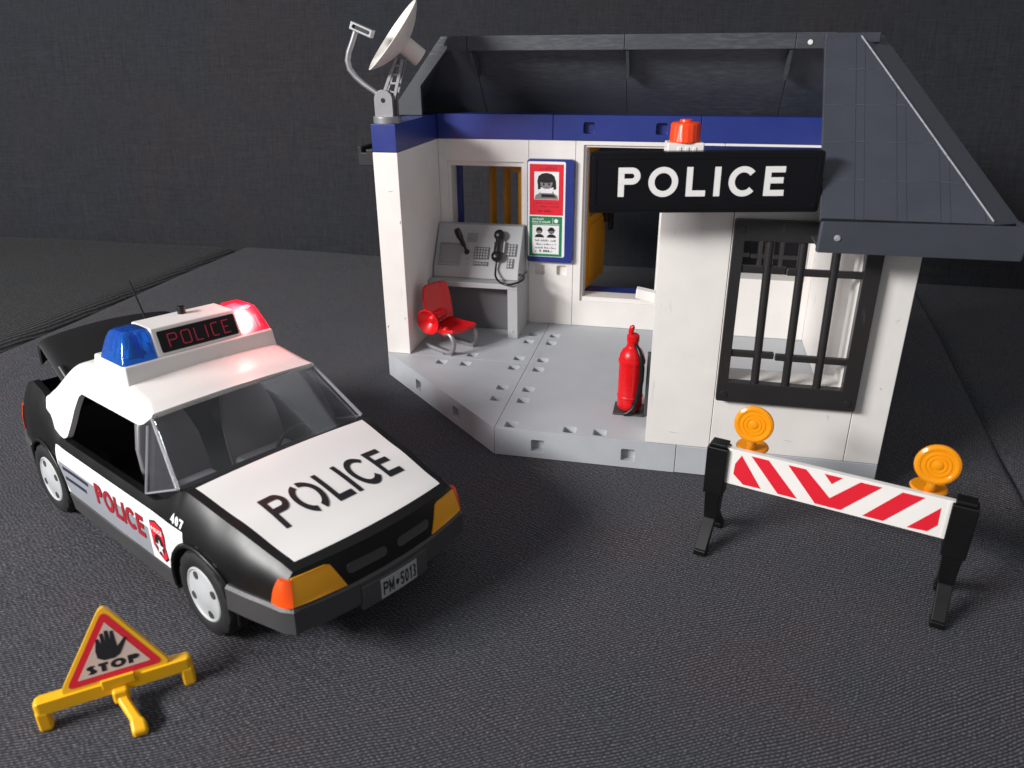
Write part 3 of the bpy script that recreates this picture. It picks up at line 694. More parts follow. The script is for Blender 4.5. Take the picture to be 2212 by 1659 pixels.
for hx2 in (.8, 2.06): patch('portrait', [(hx2,1.4),(hx2+.2,1.4),(hx2+.24,2.08),(hx2+.02,2.16)], 6, 'print_black', pr)
def scribble(mb, u0, u1, v, h, fn, dens=.075):
    u = u0
    while u < u1:
        if random.random() < .17: u += dens; continue
        hh = h*random.choice((.6,.6,.6,.95,1.0))
        mb.add([fn(u,v),fn(u+dens*.55,v),fn(u+dens*.55,v-hh),fn(u,v-hh)], [(0,1,2,3)])
        if random.random() < .6: mb.add([fn(u+dens*.57,v-h*.12),fn(u+dens*.98,v-h*.12),fn(u+dens*.98,v),fn(u+dens*.57,v)], [(0,1,2,3)])
        u += dens
mb = MB(); scribble(mb, .92, 2.25, .62, .30, lay(2), .11); obj('heading', mb, 'print_darkred', pr)
mb = MB(); scribble(mb, .5, 2.55, 3.28, .16, lay(2)); scribble(mb, .5, 2.55, 3.55, .16, lay(2)); obj('small_print', mb, 'print_darkred', pr)
mb = MB(); fn = lay(2); text(mb, '50 000.-', lambda u, v: fn(.85+u, 3.93-v*.17), t=.34, gap=.14, width=1.25); obj('price', mb, 'print_darkred', pr)
pg = patch('green_notice', qd(.12,2.82,4.28,7.56), 1, 'print_green', nb)
mb = MB(); scribble(mb, .36, 1.35, 4.56, .17, lay(2)); scribble(mb, .36, 1.9, 4.80, .17, lay(2)); mb.flat(qd(.36,2.6,4.90,4.93), lay(2)); mb.flat(qd(2.04,2.07,4.4,4.86), lay(2)); obj('heading', mb, 'paper_white', pg)
mb = MB(); star = [(2.33+(.20 if k % 2 else .14)*math.cos(k*math.pi/8), 4.63+(.20 if k % 2 else .14)*math.sin(k*math.pi/8)) for k in range(16)]; mb.flat(star, lay(2)); obj('emblem', mb, 'paper_white', pg)
patch('notice_paper', qd(.38,2.58,5.0,7.36), 2, 'paper_white', pg)
for cx, dark in ((.95,0),(1.95,1)):
    patch('portrait', [(cx-.4,6.0),(cx-.3,5.82),(cx-.12,5.72),(cx+.12,5.72),(cx+.32,5.82),(cx+.42,6.0)], 3, 'print_black', pg)
    patch('portrait', arc(cx,5.42,.27,.27,0,360,18)[:-1], 3, 'print_black', pg)
    patch('portrait', qd(cx-.17,cx+.17,5.46,5.58 if dark else 5.68), 4, 'print_grey', pg)
    if dark: patch('portrait', qd(cx-.36,cx+.36,5.36,5.42), 4, 'print_black', pg)
mb = MB(); [scribble(mb, .62, 2.3, v, .17, lay(3)) for v in (6.32,6.62,6.92)]; obj('small_print', mb, 'print_black', pg)
mb = MB(); fn = lay(3); text(mb, '5 000.-', lambda u, v: fn(.98+u, 7.22-v*.19), t=.30, gap=.12, width=1.05); mb.flat(qd(.6,.7,7.12,7.21), lay(3)); obj('price', mb, 'print_black', pg)

# ================================================================ CONTROL DESK, MICROPHONE, TELEPHONE
DX0, DX1, DYF, DZ = 1.92, 9.34, 15.75, 6.42
dk = thing('control_desk', 'grey control desk with sloping keypad console below the window', 'desk', (DX0,DYF,H0))
W_ = DX1-DX0; Hd = DZ-H0; Dp = 19.96-DYF
obj('table_top', MB().box(0,W_,0,Dp,Hd-.42,Hd), 'desk_grey', dk, bevel=0.06)
obj('side_panel', MB().box(0,.75,0.01,Dp,0,Hd-.42), 'desk_grey', dk, bevel=0.05)
obj('side_panel', MB().box(W_-.83,W_,0.01,Dp,0,Hd-.42), 'desk_grey', dk, bevel=0.05)
obj('back_panel', MB().box(.76,W_-.84,2.0,2.25,.02,Hd-.42), 'desk_dark', dk)
obj('screw', MB().lathe([(0,0),(.11,0),(.09,.05),(0,.06)], (W_-.45,0.01,.62), (0,-1,0), 12, caps=False), 'desk_grey', dk)
# console: foot rise then the sloping face
cy0, cz0 = 1.15, Hd; cy1, cz1 = 1.35, Hd+.75; cy2, cz2 = Dp-.75, 10.36-H0
con = MB().prism([(cy0,cz0+.01),(cy1,cz1),(cy2,cz2),(Dp,cz2),(Dp,cz0+.01)], (.02,0,0), Y, Z, X, W_-.22)
cn = obj('console', con, 'desk_grey', dk, bevel=0.08)
pv = Vector((0,cy2-cy1,cz2-cz1)); pl_ = pv.length; pv.normalize(); pn = Vector((0,-pv.z,pv.y))
def onp(u, v, k=0): return Vector((.02+u,cy1,cz1))+pv*v+pn*k     # on the sloping face: u right, v up
CW = W_-.22
def pbox(name, u0, u1, v0, v1, h, mat, par, bevel=.03):
    mb = MB(); q = [(u0,v0),(u1,v0),(u1,v1),(u0,v1)]
    mb.loft([[onp(a,b,0) for a, b in q],[onp(a,b,h) for a, b in q]]); return obj(name, mb, mat, par, bevel=bevel)
scr = MB(); q0 = rrect(.38,2.22,.32,2.12,.1,3)
fr3 = MB(); fr3.loft([[onp(a,b,.0) for a, b in rrect(.30,2.30,.24,2.20,.12,3)],[onp(a,b,.14) for a, b in rrect(.33,2.27,.27,2.17,.12,3)],[onp(a,b,.14) for a, b in q0],[onp(a,b,-.0) for a, b in q0]], caps=False)
sf = obj('screen_frame', fr3, 'desk_grey', cn)
sm = MB().loft([[onp(a,b,.004) for a, b in q0],[onp(a,b,.03) for a, b in rrect(.6,2.0,.55,1.9,.3,3)]]); obj('screen', sm, 'shaded_screen_grey', cn, ang=60)
def keypad(u0, v0, nu, nv, pu, pv_):
    m_ = .09
    kp = pbox('keypad', u0-m_, u0+nu*pu+m_-.06, v0-m_, v0+nv*pv_+m_-.06, .05, 'desk_dark', dk)
    mb = MB()
    for i in range(nu):
        for j in range(nv):
            q = [(u0+i*pu,v0+j*pv_),(u0+i*pu+pu-.09,v0+j*pv_),(u0+i*pu+pu-.09,v0+j*pv_+pv_-.09),(u0+i*pu,v0+j*pv_+pv_-.09)]
            mb.loft([[onp(a,b,.05) for a, b in q],[onp(a,b,.13) for a, b in q]])
    obj('keys', mb, 'desk_grey', kp)
keypad(3.42, .95, 5, 4, .235, .235); keypad(3.42, .40, 5, 1, .235, .22)
keypad(6.15, 1.30, 3, 4, .235, .235); keypad(6.25, .28, 2, 3, .235, .235)
gr = MB()
for i in range(9):
    for j in range(8): gr.lathe([(.03,0),(.03,.03)], onp(2.62+i*.1,2.35+j*.1,.0), pn, 6)
obj('speaker_grille', gr, 'desk_dark', cn)
for v in (.92,.48): obj('knob', MB().lathe([(.13,0),(.12,.1),(0,.13)], onp(2.75,v,0), pn, 16, caps=False), 'desk_grey', cn)
mc = MB(); base = onp(2.72,1.52,.05)
obj('cradle', MB().loft([[onp(a,b,0) for a, b in rect(4.95,5.85,1.45,2.3)],[onp(a,b,.22) for a, b in rect(5.0,5.8,1.5,2.25)]]), 'desk_grey', cn, bevel=.04)
obj('cradle_cheek', MB().loft([[onp(a,b,0) for a, b in rect(4.93,5.02,1.42,2.35)],[onp(a,b,.38) for a, b in rect(4.93,5.02,1.42,2.35)]]), 'desk_grey', cn, bevel=.02)
obj('cradle_cheek', MB().loft([[onp(a,b,0) for a, b in rect(5.78,5.9,1.42,2.35)],[onp(a,b,.38) for a, b in rect(5.78,5.9,1.42,2.35)]]), 'desk_grey', cn, bevel=.02)
ab = Vector((DX0,DYF,H0))
def mic_pt(u, v, k): return onp(u,v,k)+ab
m0 = mic_pt(2.72,1.42,.12)
mic = thing('microphone', 'black stalk microphone plugged into the desk console', 'microphone', m0)
rel = lambda p: tuple(Vector(p)-m0)
obj('ball_joint', MB().lathe([(0,-.22)]+[(.22*math.cos(R(a)), .22*math.sin(R(a))) for a in range(-70,80,20)]+[(0,.22)], (0,0,0), (0,0,1), 20, caps=False), 'mic_black', mic, ang=60)
mv = Vector((-.62,-.75,2.1)).normalized()
obj('stalk', MB().tube([mv*.1, mv*.6, mv*.62, mv*1.3, mv*1.32], [.10,.12,.17,.21,.20], 16), 'mic_black', mic, ang=40)
obj('mic_head', MB().tube([mv*1.32, mv*1.4, mv*1.95, mv*2.15, mv*2.22], [.23,.27,.28,.24,.12], 18), 'mic_black', mic, ang=40)
t0 = mic_pt(5.38,.98,.5)
tel = thing('telephone_handset', 'black telephone handset with curly lead hanging on the console', 'telephone', t0)
vv = Vector(pv); kk = Vector(pn)
hp = [vv*0, vv*.3, vv*.85, vv*1.25]
obj('grip', MB().tube([vv*.1, vv*.5+kk*.08, vv*1.0+kk*.1, vv*1.45+kk*.05, vv*1.7], [.24,.22,.21,.24,.26], 16), 'mic_black', tel, ang=60)
def ball(c, r, sq_=.8): 
    return MB().lathe([(0,-r*sq_)]+[(r*math.cos(R(a)), r*sq_*math.sin(R(a))) for a in range(-75,80,15)]+[(0,r*sq_)], c, kk, 24, caps=False)
obj('earpiece', ball(vv*1.85, .45), 'mic_black', tel, ang=60); obj('mouthpiece', ball(vv*.05, .47), 'mic_black', tel, ang=60)
cord = [Vector((0,-.1,-.35)),Vector((-.02,-.35,-.9)),Vector((.1,-.9,-1.35)),Vector((.55,-1.5,-1.62)),Vector((1.2,-1.9,-1.7)),Vector((1.9,-1.7,-1.62)),Vector((2.35,-1.1,-1.5)),Vector((2.35,-.5,-1.4)),Vector((2.05,-.3,-1.33)),Vector((1.86,-.35,-1.3))]
cp = []
for i in range(len(cord)-1):
    p0, p1, p2, p3 = cord[max(i-1,0)], cord[i], cord[i+1], cord[min(i+2,len(cord)-1)]
    for k in range(6):
        t = k/6; cp.append(.5*((2*p1)+(p2-p0)*t+(2*p0-5*p1+4*p2-p3)*t*t+(3*p1-p0-3*p2+p3)*t*t*t))
cp.append(cord[-1]); obj('lead', MB().tube(cp, .085, 8), 'mic_black', tel, ang=60)

# ================================================================ RED CHAIR AND MEGAPHONE
ch = thing('red_chair', 'red plastic chair on silver cantilever legs facing the desk', 'chair', (4.45,12.85,H0), (0,0,R(-29)))
def slab(mb, fn, us, vs, th):
    top = [[Vector(fn(u,v)) for u in us] for v in vs]; nu, nv = len(us), len(vs)
    mb.v = [tuple(p) for r in top for p in r]; mb.f = [(j*nu+i,j*nu+i+1,(j+1)*nu+i+1,(j+1)*nu+i) for j in range(nv-1) for i in range(nu-1)]
    return mb
us = [-1,-.8,-.5,-.2,0,.2,.5,.8,1]; vs = [0,.1,.3,.5,.7,.8,.9,.96,1]
def seat_fn(u, v):
    wdt = 1.38-.12*(1-v)-.25*max(0,v-.75)*4*abs(u)**2*.5
    return (-1.05+2.75*v, u*wdt, 2.0+.18*abs(u)**2-.12*math.sin(v*math.pi)+.12*max(0,v-.8))
obj('seat', slab(MB(), seat_fn, us, vs, .3), 'red_plastic', ch, solid=.34, bevel=.1, ang=60)
def back_fn(u, v):
    wdt = 1.3+.08*math.sin(v*math.pi)-.42*max(0,v-.68)**2*9*.36
    return (-1.12-.62*v+.10*(u*u), u*wdt, 2.05+2.95*v-.12*max(0,abs(u)-.8)*5*v)
obj('backrest', slab(MB(), back_fn, us, vs, .3), 'red_plastic', ch, solid=.3, bevel=.1, ang=60)
for s_ in (-1, 1):
    pts = [(-1.1,s_*1.05,1.78),(.3,s_*1.1,1.75)]+[(1.0+.72*math.cos(R(a)), s_*1.2, .98+.80*math.sin(R(a))) for a in range(75,-91,-15)]+[(.2,s_*1.2,.18),(-.8,s_*1.2,.2),(-1.35,s_*1.2,.32)]
    obj('leg', MB().tube(pts, .19, 12), 'silver', ch, ang=60)
    obj('foot', MB().prism([(1.05,0),(1.5,0),(1.5,.42),(1.3,.2)], (0,s_*1.2-.1,0), X, Z, Y, .2), 'silver', ch, bevel=.02)
obj('stretcher', MB().tube([(-.9,-1.1,1.74),(-.9,1.1,1.74)], .14, 10), 'silver', ch)
mgp = thing('megaphone', 'red megaphone lying on the chair with its bell outwards', 'megaphone', (3.35,12.05,4.42))
ma = Vector((-.30,-.90,-.10)).normalized()
prof = [(0,.02),(.2,.05),(.26,.25),(.25,.3),(.40,.42),(.62,.62),(.86,.86),(.98,.96),(1.02,.98),(1.02,1.06),(.94,1.08),(.8,.92),(.52,.66),(.34,.55),(.28,.62),(.16,.68),(0,.7)]
obj('bell', MB().lathe(prof, -ma*.45, ma, 48, caps=False), 'red_plastic', mgp, ang=50)
obj('body', MB().lathe([(0,-1.35),(.30,-1.3),(.36,-1.1),(.33,-.4),(.42,-.1),(.3,.1)], -ma*.35, ma, 28, caps=False), 'red_plastic', mgp, ang=50)
obj('grip', MB().tube([(.62,-.55,-.52),(.85,-.42,-.75),(1.25,-.35,-1.02)], [.28,.26,.24], 16), 'red_plastic', mgp, ang=60)
obj('trigger', MB().lathe([(0,-.24)]+[(.25*math.cos(R(a)), .25*math.sin(R(a))) for a in range(-70,80,20)]+[(0,.25)], (1.28,-.62,-.55), (0,0,1), 18, caps=False), 'red_plastic', mgp, ang=60)

# ================================================================ FIRE EXTINGUISHER
fx = thing('fire_extinguisher', 'red fire extinguisher with a black hose in a grey bracket', 'fire extinguisher', (19.32,4.35,H0))
obj('cylinder', MB().lathe([(.5,.16),(.72,.22),(.80,.36),(.80,1.0),(.84,1.05),(.84,1.12),(.80,1.18),(.80,3.35),(.86,3.4),(.86,3.62),(.80,3.68),(.78,3.9),(.62,4.25),(.42,4.42),(.38,4.55),(0,4.55)], seg=40), 'red_plastic', fx, ang=30)
obj('valve', MB().lathe([(.36,4.45),(.36,4.8),(.40,4.86),(.40,5.2),(.3,5.3),(0,5.3)], seg=24), 'red_plastic', fx, ang=30)
obj('lever', MB().tube([(-.1,.05,5.1),(-.16,.05,5.45),(-.1,.02,5.72),(0,0,5.8)], [.2,.17,.17,.12], 12), 'red_plastic', fx, ang=60)
hs = [(.2,-.42,4.72),(.42,-.75,4.55),(.62,-.93,4.1),(.72,-1.0,3.4),(.72,-1.02,2.6),(.62,-1.0,1.8),(.5,-.97,1.2),(.42,-.92,.8)]
obj('hose', MB().tube(hs, [.12,.15,.16,.16,.16,.15,.15,.15], 12), 'black_plastic', fx, ang=60)
obj('nozzle', MB().tube([(.42,-.92,.85),(.3,-.98,.5),(-.02,-1.05,.22),(-.25,-1.0,.14)], [.2,.17,.17,.14], 12), 'black_plastic', fx, ang=60)
obj('foot_ring', MB().lathe([(.28,0),(.3,.32)], (.15,-.62,.5), (.2,-1,0), 16), 'red_plastic', fx)
bk = MB().box(-.98,1.0,-.98,.85,0.0,.14); obj('bracket_tray', bk, 'bumper_grey', fx, bevel=.04)
obj('bracket_back', MB().prism([(-.98,.1),(.85,.1),(.85,3.3),(-.25,4.3),(-.55,4.3),(-.75,3.6)], (1.0,0,0), Y, Z, X, .22), 'bumper_grey', fx, bevel=.05)

# ================================================================ POLICE CAR (toy): x forward, y to its left, z up
car = thing('police_car', 'black and white toy police car with roof lights and raised boot lid', 'toy car', CAR['loc'], CAR['rot'])
def lerp_tab(tab):
    def f(x):
        if x <= tab[0][0]: return tab[0][1]
        for (a, va), (b, vb) in zip(tab, tab[1:]):
            if x <= b:
                t = (x-a)/(b-a); t = t*t*(3-2*t)*.35+t*.65
                return va+(vb-va)*t
        return tab[-1][1]
    return f
Wb = lerp_tab([(-12.4,4.75),(-11.6,5.15),(-9.5,5.5),(-6,5.62),(0,5.65),(6,5.65),(8.5,5.6),(10.5,5.35),(12.2,5.02),(13.1,4.82)])
ztop = lerp_tab([(-12.4,6.0),(-11.6,6.55),(-10.2,7.0),(-8.6,6.9),(-7.2,6.3),(-5.8,5.35),(-5,5.2),(4.2,5.2),(5.2,5.6),(6.1,6.2),(6.6,6.36),(9.5,5.80),(12.4,5.12),(13.0,4.92)])
ytop = lerp_tab([(-12.4,4.35),(-9,4.75),(-6,5.1),(-5,5.35),(4.2,5.35),(5.4,5.2),(6.4,4.98),(9.5,4.75),(12.4,4.45),(13.0,4.38)])
WR, WX = 2.06, 7.88
def arch(x):
    z = 2.2
    for wx in (WX, -WX):
        d = abs(x-wx)
        if d < 2.42: z = max(z, 2.0+math.sqrt(2.42**2-d*d))
    return z
def yfl(x, z):
    zt, yt, wb = ztop(x), ytop(x), Wb(x); zs = 4.0
    if z <= zs: return wb-.05*((zs-z)/2.0)**2
    t = min(1, (z-zs)/(zt-zs)); return wb-(wb-yt)*(1-math.sqrt(max(0, 1-t*t*.98)))/(1-math.sqrt(.02)) if False else wb-(wb-yt)*t**2.2
xs_c = sorted(set([round(-12.4+.31*k,3) for k in range(83)]+[round(wx+sg_*2.42*math.cos(R(a)),3) for wx in (WX,-WX) for sg_ in (1,-1) for a in range(0,91,6)]+[round(wx+sg_*2.421,3) for wx in (WX,-WX) for sg_ in (1,-1)]+[13.0]))
xs_c = [x for x in xs_c if -12.4 <= x <= 13.0]
body = MB(); NR = 15
def flank_col(x, sgn, inset=0):
    zb, zt = arch(x), ztop(x); return [(x, sgn*(yfl(x, zb+(zt-zb)*k/NR)-inset), zb+(zt-zb)*k/NR) for k in range(NR+1)]
for sgn in (1, -1):
    body.loft([flank_col(x, sgn) for x in xs_c], caps=False, closed=False)
# hood and nose
def hood_z(x, y): yy = min(1, abs(y)/ytop(x)); return ztop(x)+.16*(1-yy**2)
hx_ = [x for x in xs_c if x >= 6.1]
nose = lambda y: .62*(1-(abs(y)/4.38)**2)          # nose bows forward in the middle
YN = [k/10 for k in range(-10,11)]
body.loft([[(x+nose(t*ytop(x))*max(0,(x-9.5)/3.5)**2, t*ytop(x), hood_z(x,t*ytop(x))) for t in YN] for x in hx_], caps=False, closed=False)
def nose_pt(y, k):                                  # front face, k=0 hood edge .. 1 bumper
    x0 = 13.0+nose(y); z0 = hood_z(13.0, y); return (x0+.16*math.sin(k*1.5)+.10*k, y*(1+.10*k), z0+(3.5-z0)*k)
body.loft([[nose_pt(t*4.38, k/6) for t in YN] for k in range(7)], caps=False, closed=False)
for sgn in (1,-1):                                  # cheek between flank end and nose face
    fc = flank_col(13.0, sgn); nc = [nose_pt(sgn*4.38, k/NR) for k in range(NR, -1, -1)]
    body.loft([fc, nc], caps=False, closed=False)
# rear: deck rim, tail panel
body.loft([flank_col(-12.4, 1), [(-12.75, t*.9, z) for (_, t, z) in flank_col(-12.4, 1)], [(-12.75, -t*.9, z) for (_, t, z) in flank_col(-12.4, 1)], flank_col(-12.4, -1)], caps=False, closed=False)
for sgn in (1,-1):
    body.loft([[(x, sgn*ytop(x), ztop(x)) for x in xs_c if x <= 6.2], [(x, sgn*(ytop(x)-.35), ztop(x)-.02) for x in xs_c if x <= 6.2], [(x, sgn*(ytop(x)-.4), 3.0) for x in xs_c if x <= 6.2]], caps=False, closed=False)
    # wheel wells
    for wx in (WX, -WX):
        body.loft([[(wx+2.42*math.cos(R(a)), sgn*(yfl(wx+2.42*math.cos(R(a)), 2.0+2.42*math.sin(R(a)))), max(2.2,2.0+2.42*math.sin(R(a)))) for a in range(180,-1,-10)],
                   [(wx+2.42*math.cos(R(a)), sgn*3.2, 2.0+2.42*math.sin(R(a))) for a in range(180,-1,-10)]], caps=False, closed=False)
        body.add([(wx+2.42*math.cos(R(a)), sgn*3.2, 2.0+2.42*math.sin(R(a))) for a in range(180,-1,-10)]+[(wx+2.42,sgn*3.2,.9),(wx-2.42,sgn*3.2,.9)], [tuple(range(21))])
bd_ = obj('body', body, 'black_plastic', car, ang=32)
# wheel-arch lips
for sgn in (1,-1):
    for wx in (WX,-WX):
        lip = [(wx+2.36*math.cos(R(a)), sgn*(yfl(wx+2.36*math.cos(R(a)), 2.0+2.36*math.sin(R(a)))+.03), 2.0+2.36*math.sin(R(a))) for a in range(-12,193,12)]
        obj('wheel_arch', MB().tube(lip, .11, 8), 'black_plastic', car, ang=60)
# interior tub, bulkhead, dashboard and seats
tub = MB().box(-6.4,6.0,-4.9,4.9,2.6,2.8); tub.box(5.2,6.2,-4.85,4.85,2.6,6.0); tub.box(-6.6,-6.3,-4.9,4.9,2.6,6.2); tub.box(-12.2,-6.7,-4.3,4.3,3.2,3.4)
obj('interior', tub, 'interior_black', car, bevel=.08)
obj('dashboard', MB().prism([(4.2,5.1),(6.0,6.05),(6.15,6.1),(6.15,4.2),(4.3,4.2)], (0,-4.8,0), X, Z, Y, 9.6), 'interior_black', car, bevel=.15)
obj('steering_wheel', MB().tube([(4.0+.28*math.sin(R(a)),2.2+.95*math.cos(R(a)),5.3+.85*math.sin(R(a))) for a in range(0,361,15)], .11, 8), 'interior_black', car, ang=60)
for yy in (-2.3, 2.3):
    sb = MB()
    rings = []
    for k, (xx, zz, hw) in enumerate(((.4,2.9,1.75),(.0,4.2,1.75),(-.45,5.6,1.65),(-.8,6.7,1.3),(-.95,7.25,.9))):
        rings.append([(xx+.34,yy-hw,zz),(xx+.52,yy-hw*.6,zz),(xx+.52,yy+hw*.6,zz),(xx+.34,yy+hw,zz),(xx-.25,yy+hw*.9,zz),(xx-.25,yy-hw*.9,zz)])
    sb.loft(rings); s0 = obj('seat', sb, 'seat_grey', car, bevel=.15, seg=3)
    obj('seat_cushion', MB().box(.5,3.3,yy-1.7,yy+1.7,2.8,3.8), 'seat_grey', s0, bevel=.3, seg=3)
# chassis: sills and bumpers
for sgn in (1,-1):
    obj('sill', MB().loft([[(x, sgn*(Wb(x)-.02), 2.22),(x, sgn*(Wb(x)+.03), 2.12),(x, sgn*(Wb(x)-.08), 1.10),(x, sgn*4.4, 1.10),(x, sgn*4.4, 2.2)] for x in (-5.35,-2.5,0,2.5,5.4)]), 'bumper_grey', car, bevel=.06)
obj('floor_pan', MB().box(-11.5,12.0,-4.38,4.38,1.35,2.1), 'bumper_grey', car)
def bump_ring(pts, z0, z1, d=.12):
    """pts: plan polyline of the bumper's outside, swept as a band"""
    out = []
    for i, p in enumerate(pts):
        a = Vector(pts[max(i-1,0)]); b = Vector(pts[min(i+1,len(pts)-1)]); t = (b-a).normalized(); n = Vector((t.y,-t.x))
        q = Vector(p); o1 = q+n*d; inn = q-n*.8
        out.append([(q.x,q.y,z1),(o1.x,o1.y,z1-.12),(o1.x,o1.y,z0+.25),(q.x-n.x*.12,q.y-n.y*.12,z0),(inn.x,inn.y,z0),(inn.x,inn.y,z1)])
    return MB().loft(out)
fpts = [(9.9,-5.52),(11.0,-5.34),(12.2,-5.08),(12.9,-4.95),(13.32,-4.72)]+[(13.30+.58*(1-(y/4.4)**2), y) for y in (-4.4,-3.6,-2.6,-1.4,0,1.4,2.6,3.6,4.4)]+[(13.32,4.72),(12.9,4.95),(12.2,5.08),(11.0,5.34),(9.9,5.52)]
bp_ = obj('bumper', bump_ring(fpts, 2.12, 3.52), 'bumper_grey', car, bevel=.05)
rpts = [(-9.9,5.5),(-11.2,5.3),(-12.3,4.95),(-12.85,4.4),(-13.0,0),(-12.85,-4.4),(-12.3,-4.95),(-11.2,-5.3),(-9.9,-5.5)]
obj('bumper', bump_ring(rpts, 2.12, 3.6), 'bumper_grey', car, bevel=.05)
bx = lambda y: 13.44+.58*(1-(y/4.4)**2)
obj('bumper_pad', MB().loft([[(bx(y)+.02,y,3.2),(bx(y)+.05,y,3.12),(bx(y)+.05,y,2.05),(bx(y)-.2,y,2.02),(bx(y)-.2,y,3.2)] for y in (-1.85,-.9,0,.9,1.85)]), 'bumper_grey', bp_, bevel=.04)
npl = MB().loft([[(bx(y)+.05,y,3.10),(bx(y)+.08,y,3.10),(bx(y)+.08,y,2.14),(bx(y)+.05,y,2.14)] for y in (-.95,-.1,.52,1.12)])
np_ = obj('number_plate', npl, 'plate_silver', car, bevel=.01)
bxp = lambda y: bx(y)+.10
mb = MB(); text(mb, 'PM', lambda u, v: (bxp(-.84+u), -.84+u, 2.28+v*.66), t=.16, gap=.14, width=.58); obj('lettering', mb, 'print_black', np_)
mb = MB(); text(mb, '5013', lambda u, v: (bxp(.12+u), .12+u, 2.28+v*.66), t=.16, gap=.14, width=.92); obj('lettering', mb, 'print_black', np_)
mb = MB(); mb.flat([(-.15,2.72),(.01,2.72),(.01,2.52),(-.07,2.42),(-.15,2.52)], lambda u, v: (bxp(u), u, v)); obj('crest', mb, 'print_black', np_)
# lamps, grille slots
def on_nose(y, z, off=.03):
    z0 = hood_z(13.0, y); k = (z0-z)/(z0-3.5); p = nose_pt(y/(1+.10*k), k); return (p[0]+off, y, z)
def nose_patch(name, poly, mat, off, th=.1, par=car):
    tris = tessellate_polygon([[Vector((a,b,0)) for a, b in poly]]); m = len(poly)
    mb = MB(); mb.v = [on_nose(a,b,off) for a, b in poly]+[on_nose(a,b,off-th) for a, b in poly]
    mb.f = [tuple(t) for t in tris]+[(i,(i+1)%m,(i+1)%m+m,i+m) for i in range(m)]
    return obj(name, mb, mat, par, ang=50)
def dense(poly, n=5):
    out = []
    for (a, b), (c_, d) in zip(poly, poly[1:]+poly[:1]): out += [(a+(c_-a)*k/n, b+(d-b)*k/n) for k in range(n)]
    return out
for sgn in (1,-1):
    hl = nose_patch('headlight', dense([(sgn*2.42,3.56),(sgn*4.74,3.58),(sgn*4.52,4.72),(sgn*3.15,4.78),(sgn*2.95,4.70)]), 'lamp_amber', .05)
    mk = MB(); rows_ = []
    for k in range(7):
        z = 3.58+(4.68-3.58)*k/6; p = Vector(on_nose(sgn*(4.74-.2*k/6), z, .07)); q = Vector((12.35+.28*k/6, sgn*(yfl(12.35+.28*k/6, z)+.08), z))
        rows_.append([p, p.lerp(q,.3)+Vector((.05,sgn*.14,0)), p.lerp(q,.65)+Vector((.03,sgn*.13,0)), q, q-Vector((0,sgn*.15,0)), p-Vector((.15,sgn*.05,0))])
    mk.loft(rows_); obj('side_marker', mk, 'marker_orange', car, ang=50)
    nose_patch('grille_slot', [(sgn*1.3+a, b) for a, b in rrect(-1.0,1.0,3.98,4.42,.2,4)], 'bumper_grey', .03)
    tl = MB().loft([[( -11.5-.9*k/6, sgn*(yfl(-11.5-.9*k/6, z)+.06), z) for z in (3.9,4.6,5.3)]+[(-11.5-.9*k/6, sgn*(yfl(-11.5-.9*k/6, z)-.2), z) for z in (5.3,4.6,3.9)] for k in range(7)])
    obj('tail_light', tl, 'marker_orange', car)
# bonnet sticker
def hood_pt(x, y, off=.012):
    return (x+nose(y)*max(0,(x-9.5)/3.5)**2, y, hood_z(x, y)+off)
stk = MB(); nx_ = 24; ny_ = 16
hw = lambda x: 4.58+(4.05-4.58)*(x-6.65)/(12.62-6.65)
stk.loft([[hood_pt(6.65+(12.62-6.65)*i/nx_, (-1+2*j/ny_)*hw(6.65+(12.62-6.65)*i/nx_)) for j in range(ny_+1)] for i in range(nx_+1)], caps=False, closed=False)
hs_ = obj('bonnet_sticker', stk, 'sticker_white', car, ang=60)
mb = MB(); text(mb, 'POLICE', lambda u, v: hood_pt(11.05-v*2.02, -3.22+u, .035), t=.175, gap=.13, width=6.55, stencil=True); obj('lettering', mb, 'print_black', hs_)
